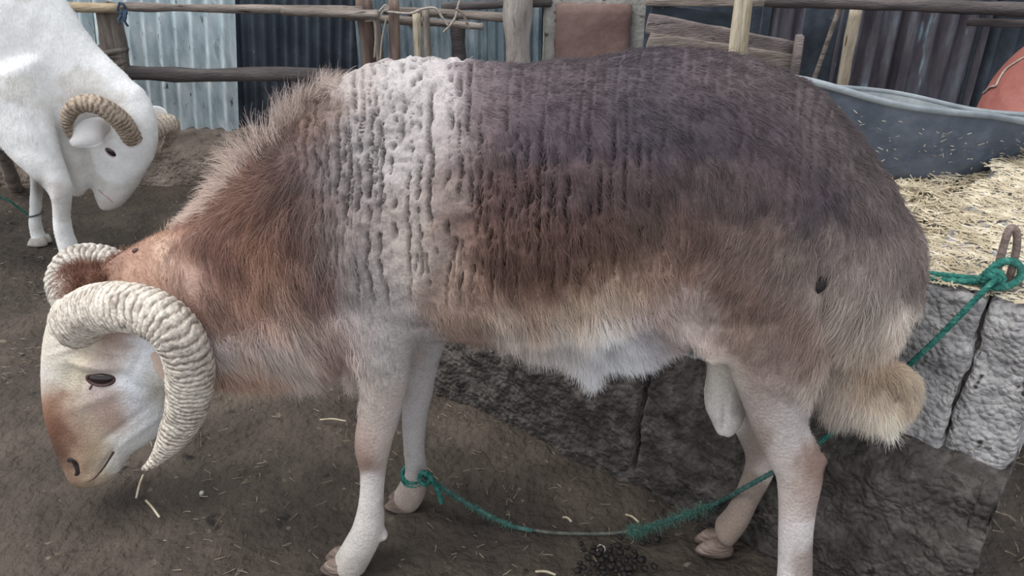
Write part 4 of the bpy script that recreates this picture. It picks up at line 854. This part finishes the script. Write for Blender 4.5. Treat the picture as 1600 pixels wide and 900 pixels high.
horn('horn', WP, [(207, 216, 15.5, .045), (190, 190, 15.5, .085), (165, 170, 15, .11), (138, 161, 14, .12), (115, 168, 12.5, .125), (105, 188, 10, .12), (108, 208, 6, .115), (114, 218, 3, .11)], .012, (186, 170, 152), (112, 96, 84), wr, nseg=140, around=24, amp=.09, groove=False)
horn('horn', WP, [(236, 206, 15, -.035), (252, 196, 16, -.07), (266, 194, 14, -.10), (268, 208, 10, -.115), (260, 224, 6, -.12), (252, 232, 2.5, -.12)], .012, (196, 184, 168), (132, 118, 104), wr, nseg=100, around=24, amp=.08, groove=False)
M['earwhite'] = mat('white_ear', [(226, 222, 220), (240, 238, 238)], 20, .8, .2, 80)
ear(WP, [(172, 196, .060, .018), (152, 203, .10, .034), (132, 213, .115, .034), (112, 226, .12, .010)], 0, M['earwhite'], wr, cup=.3)
ear(WP, [(230, 190, -.05, .012), (240, 180, -.085, .026), (252, 182, -.10, .024), (262, 188, -.105, .006)], 0, M['earwhite'], wr, cup=.3)
p, n_ = surf_at(wm, wco, WP, 174, 238); V_, F_ = ell(p-n_*.001, (.017, .009, .006), on_axes(n_, .85)); mesh('eye', V_, F_, M['pupil'], wr); rim(p, n_, .85, .0180, .0100, .0022, M['pinkskin'], wr)
P_ = [surf_at(wm, wco, WP, a, b)[0] for a, b in ((176, 316), (168, 308), (160, 302), (154, 296))]; V_, F_ = tube_data(resample(P_, 12), .0022, 6); mesh('mouth', V_, F_, M['pinkskin'], wr)
hoof(WP, 112, 425, .13, .030, wr, M['palehoof']); hoof(WP, 70, 398, -.085, .026, wr, M['palehoof']); hoof(WP, -345, 404, .09, .028, wr, M['palehoof']); hoof(WP, -368, 374, -.09, .028, wr, M['palehoof'])
# cord round its far foreleg
c = WP.P(55, 334, -.09); a = np.linspace(0, 2*math.pi, 30); V_, F_ = tube_data(c+np.stack([.0225*np.cos(a), .0225*np.sin(a), .003*np.cos(a)], 1), .0028, 6)
cord = thing('cord', c, 'thin dark green cord tied round the white ram\'s foreleg and trailing left', 'cord')
mesh('loop', V_, F_, M['rope_worn'], cord); e_ = [c+np.array([-.022, -.004, 0]), WP.P(30, 325, -.07), WP.P(0, 308, -.05), WP.P(-60, 300, 0.0)]; V_, F_ = tube_data(resample(e_, 30), .0032, 6); mesh('trailing_end', V_, F_, M['rope'], cord)

# ------------------------------------------------------------------ iron staple and green tether
TP = Plane(A0[:2], (A0+Au)[:2])
ir = [TP.P(1535, 480, -.045), TP.P(1553, 440, -.045), TP.P(1568, 385, -.047), TP.P(1578, 358, -.050), TP.P(1588, 362, -.055), TP.P(1588, 390, -.060), TP.P(1577, 435, -.06), TP.P(1565, 475, -.06)]
iz = [q for q in ir]
V_, F_ = tube_data(resample(iz, 50), .0052, 10); tag(centre(mesh('iron_staple', V_, F_, M['iron'])), 'rusty bent iron bar loop set in the trough\'s near rim, holding the green rope', 'iron loop')
def twist(n_, turns=1.0, k=3): return lambda i, an: 1-.24*np.abs(np.sin(k/2*(an-i*turns)))
tet = thing('tether_rope', TP.P(1545, 440, -.03), 'green twisted rope knotted to the iron loop and running to the brown ram\'s foreleg', 'rope')
def rope(name, P_, r, m, n=260, turns=.32, lab=None):
    V_, F_ = tube_data(resample(P_, n), r, 12, twist(n, turns)); o_ = mesh(name, V_, F_, M[m], tet); 
    if lab: o_['label'] = lab
    return o_
t_ = TP.P
rope('strand', [t_(1350, 415, .0), t_(1400, 417, -.015), (t_(1440, 426, -.02)), t_(1490, 432, -.025), t_(1535, 436, -.03), t_(1556, 432, -.035)], .0052, 'rope', 120)
rope('strand', [t_(1350, 424, .005), t_(1402, 426, -.008), (t_(1440, 434, -.012)), t_(1490, 439, -.018), t_(1535, 440, -.024), t_(1560, 440, -.028)], .0052, 'rope', 120)
rope('loop', [t_(1530, 437, -.02), t_(1545, 424, -.022), t_(1562, 411, -.03), t_(1582, 409, -.05), t_(1595, 420, -.06), t_(1592, 436, -.055), t_(1575, 447, -.035), t_(1552, 449, -.02), t_(1534, 446, -.018)], .0060, 'rope', 160)
rope('knot', [t_(1538, 430, -.015), t_(1556, 425, -.012), t_(1566, 436, -.014), t_(1556, 448, -.008), t_(1540, 444, -.008), t_(1546, 432, -.004), t_(1562, 440, -.004)], .0062, 'rope', 120)
TAILV = RP.P(1290, 690, -.03)
rope('line', [t_(1560, 434, -.004), t_(1545, 446, .004), t_(1520, 472, .012), t_(1490, 503, .016), t_(1455, 538, .018), t_(1425, 566, .022), t_(1390, 600, .03), t_(1335, 650, .06), t_(1282, 690, .085)], .0047, 'rope', 220)
rope('line', [t_(1335, 650, .06), t_(1282, 690, .085), RP.P(1240, 720, -.005), RP.P(1200, 742, -.020), RP.P(1160, 764, -.025), PZ(1120, 786, .060), PZ(1060, 808, .028), PZ(1005, 826, .012)], .0046, 'rope_dusty', 260)
rope('worn_core', [PZ(1005, 826, .012), PZ(960, 833, .008), PZ(910, 834, .006), PZ(860, 832, .006), PZ(820, 826, .007)], .0034, 'rope_worn', 100, lab='worn colourless stretch of the rope')
rope('line', [PZ(832, 829, .007), PZ(800, 822, .009), PZ(765, 806, .016), PZ(730, 787, .028), PZ(700, 768, .042), PZ(676, 752, .055), RP.P(664, 744, -.055)], .0046, 'rope_dusty', 180)
c = RP.P(647, 742, -.084); a = np.linspace(0, 2*math.pi, 40)
for dz in (-.004, .004): rope('foot_loop', [c+np.array([.0215*math.cos(q), .0215*math.sin(q), dz+.004*math.sin(q)]) for q in a], .0040, 'rope', 100, .4)
rope('knot', [RP.P(660, 738, -.06), RP.P(672, 742, -.055), RP.P(668, 756, -.05), RP.P(656, 752, -.05), RP.P(660, 738, -.045), RP.P(676, 750, -.045), RP.P(686, 772, -.045), RP.P(690, 786, -.045)], .0050, 'rope', 120)
def fray(P_, n, ln, r0):
    q = resample(P_, 200)[rng.integers(0, 200, n)]; dr = rng.normal(size=(n, 3)); dr[:, 2] *= .6; dr /= np.linalg.norm(dr, axis=1)[:, None]
    return q+dr*r0, dr, rng.uniform(.3, 1, n)*ln
a1 = fray([PZ(1120, 786, .055), PZ(1060, 808, .028), PZ(1005, 826, .012), PZ(985, 830, .012)], 900, .018, .003); a2 = fray([PZ(800, 822, .009), PZ(765, 806, .016), PZ(730, 787, .028), PZ(676, 752, .055)], 420, .010, .003)
rr_ = [np.concatenate([x, y]) for x, y in zip(a1, a2)]
hair('frayed_fibre', rr_[0], rr_[1], rr_[2], lin_a((84, 124, 112))*rng.uniform(.5, 1.3, (len(rr_[0]), 1)), .0005, M['hair'], tet, 4, .3, .15)

# white twine lying across the red container
P_ = [on_red(*q) for q in ((1536, 146), (1548, 136), (1556, 134), (1562, 122), (1572, 108), (1586, 98), (1600, 90), (1620, 86))]
V_, F_ = tube_data(resample(P_, 60), .0028, 6); o = mesh('twine', V_, F_, M['twine'], red); o['label'] = 'pale twine stuck across the shell'
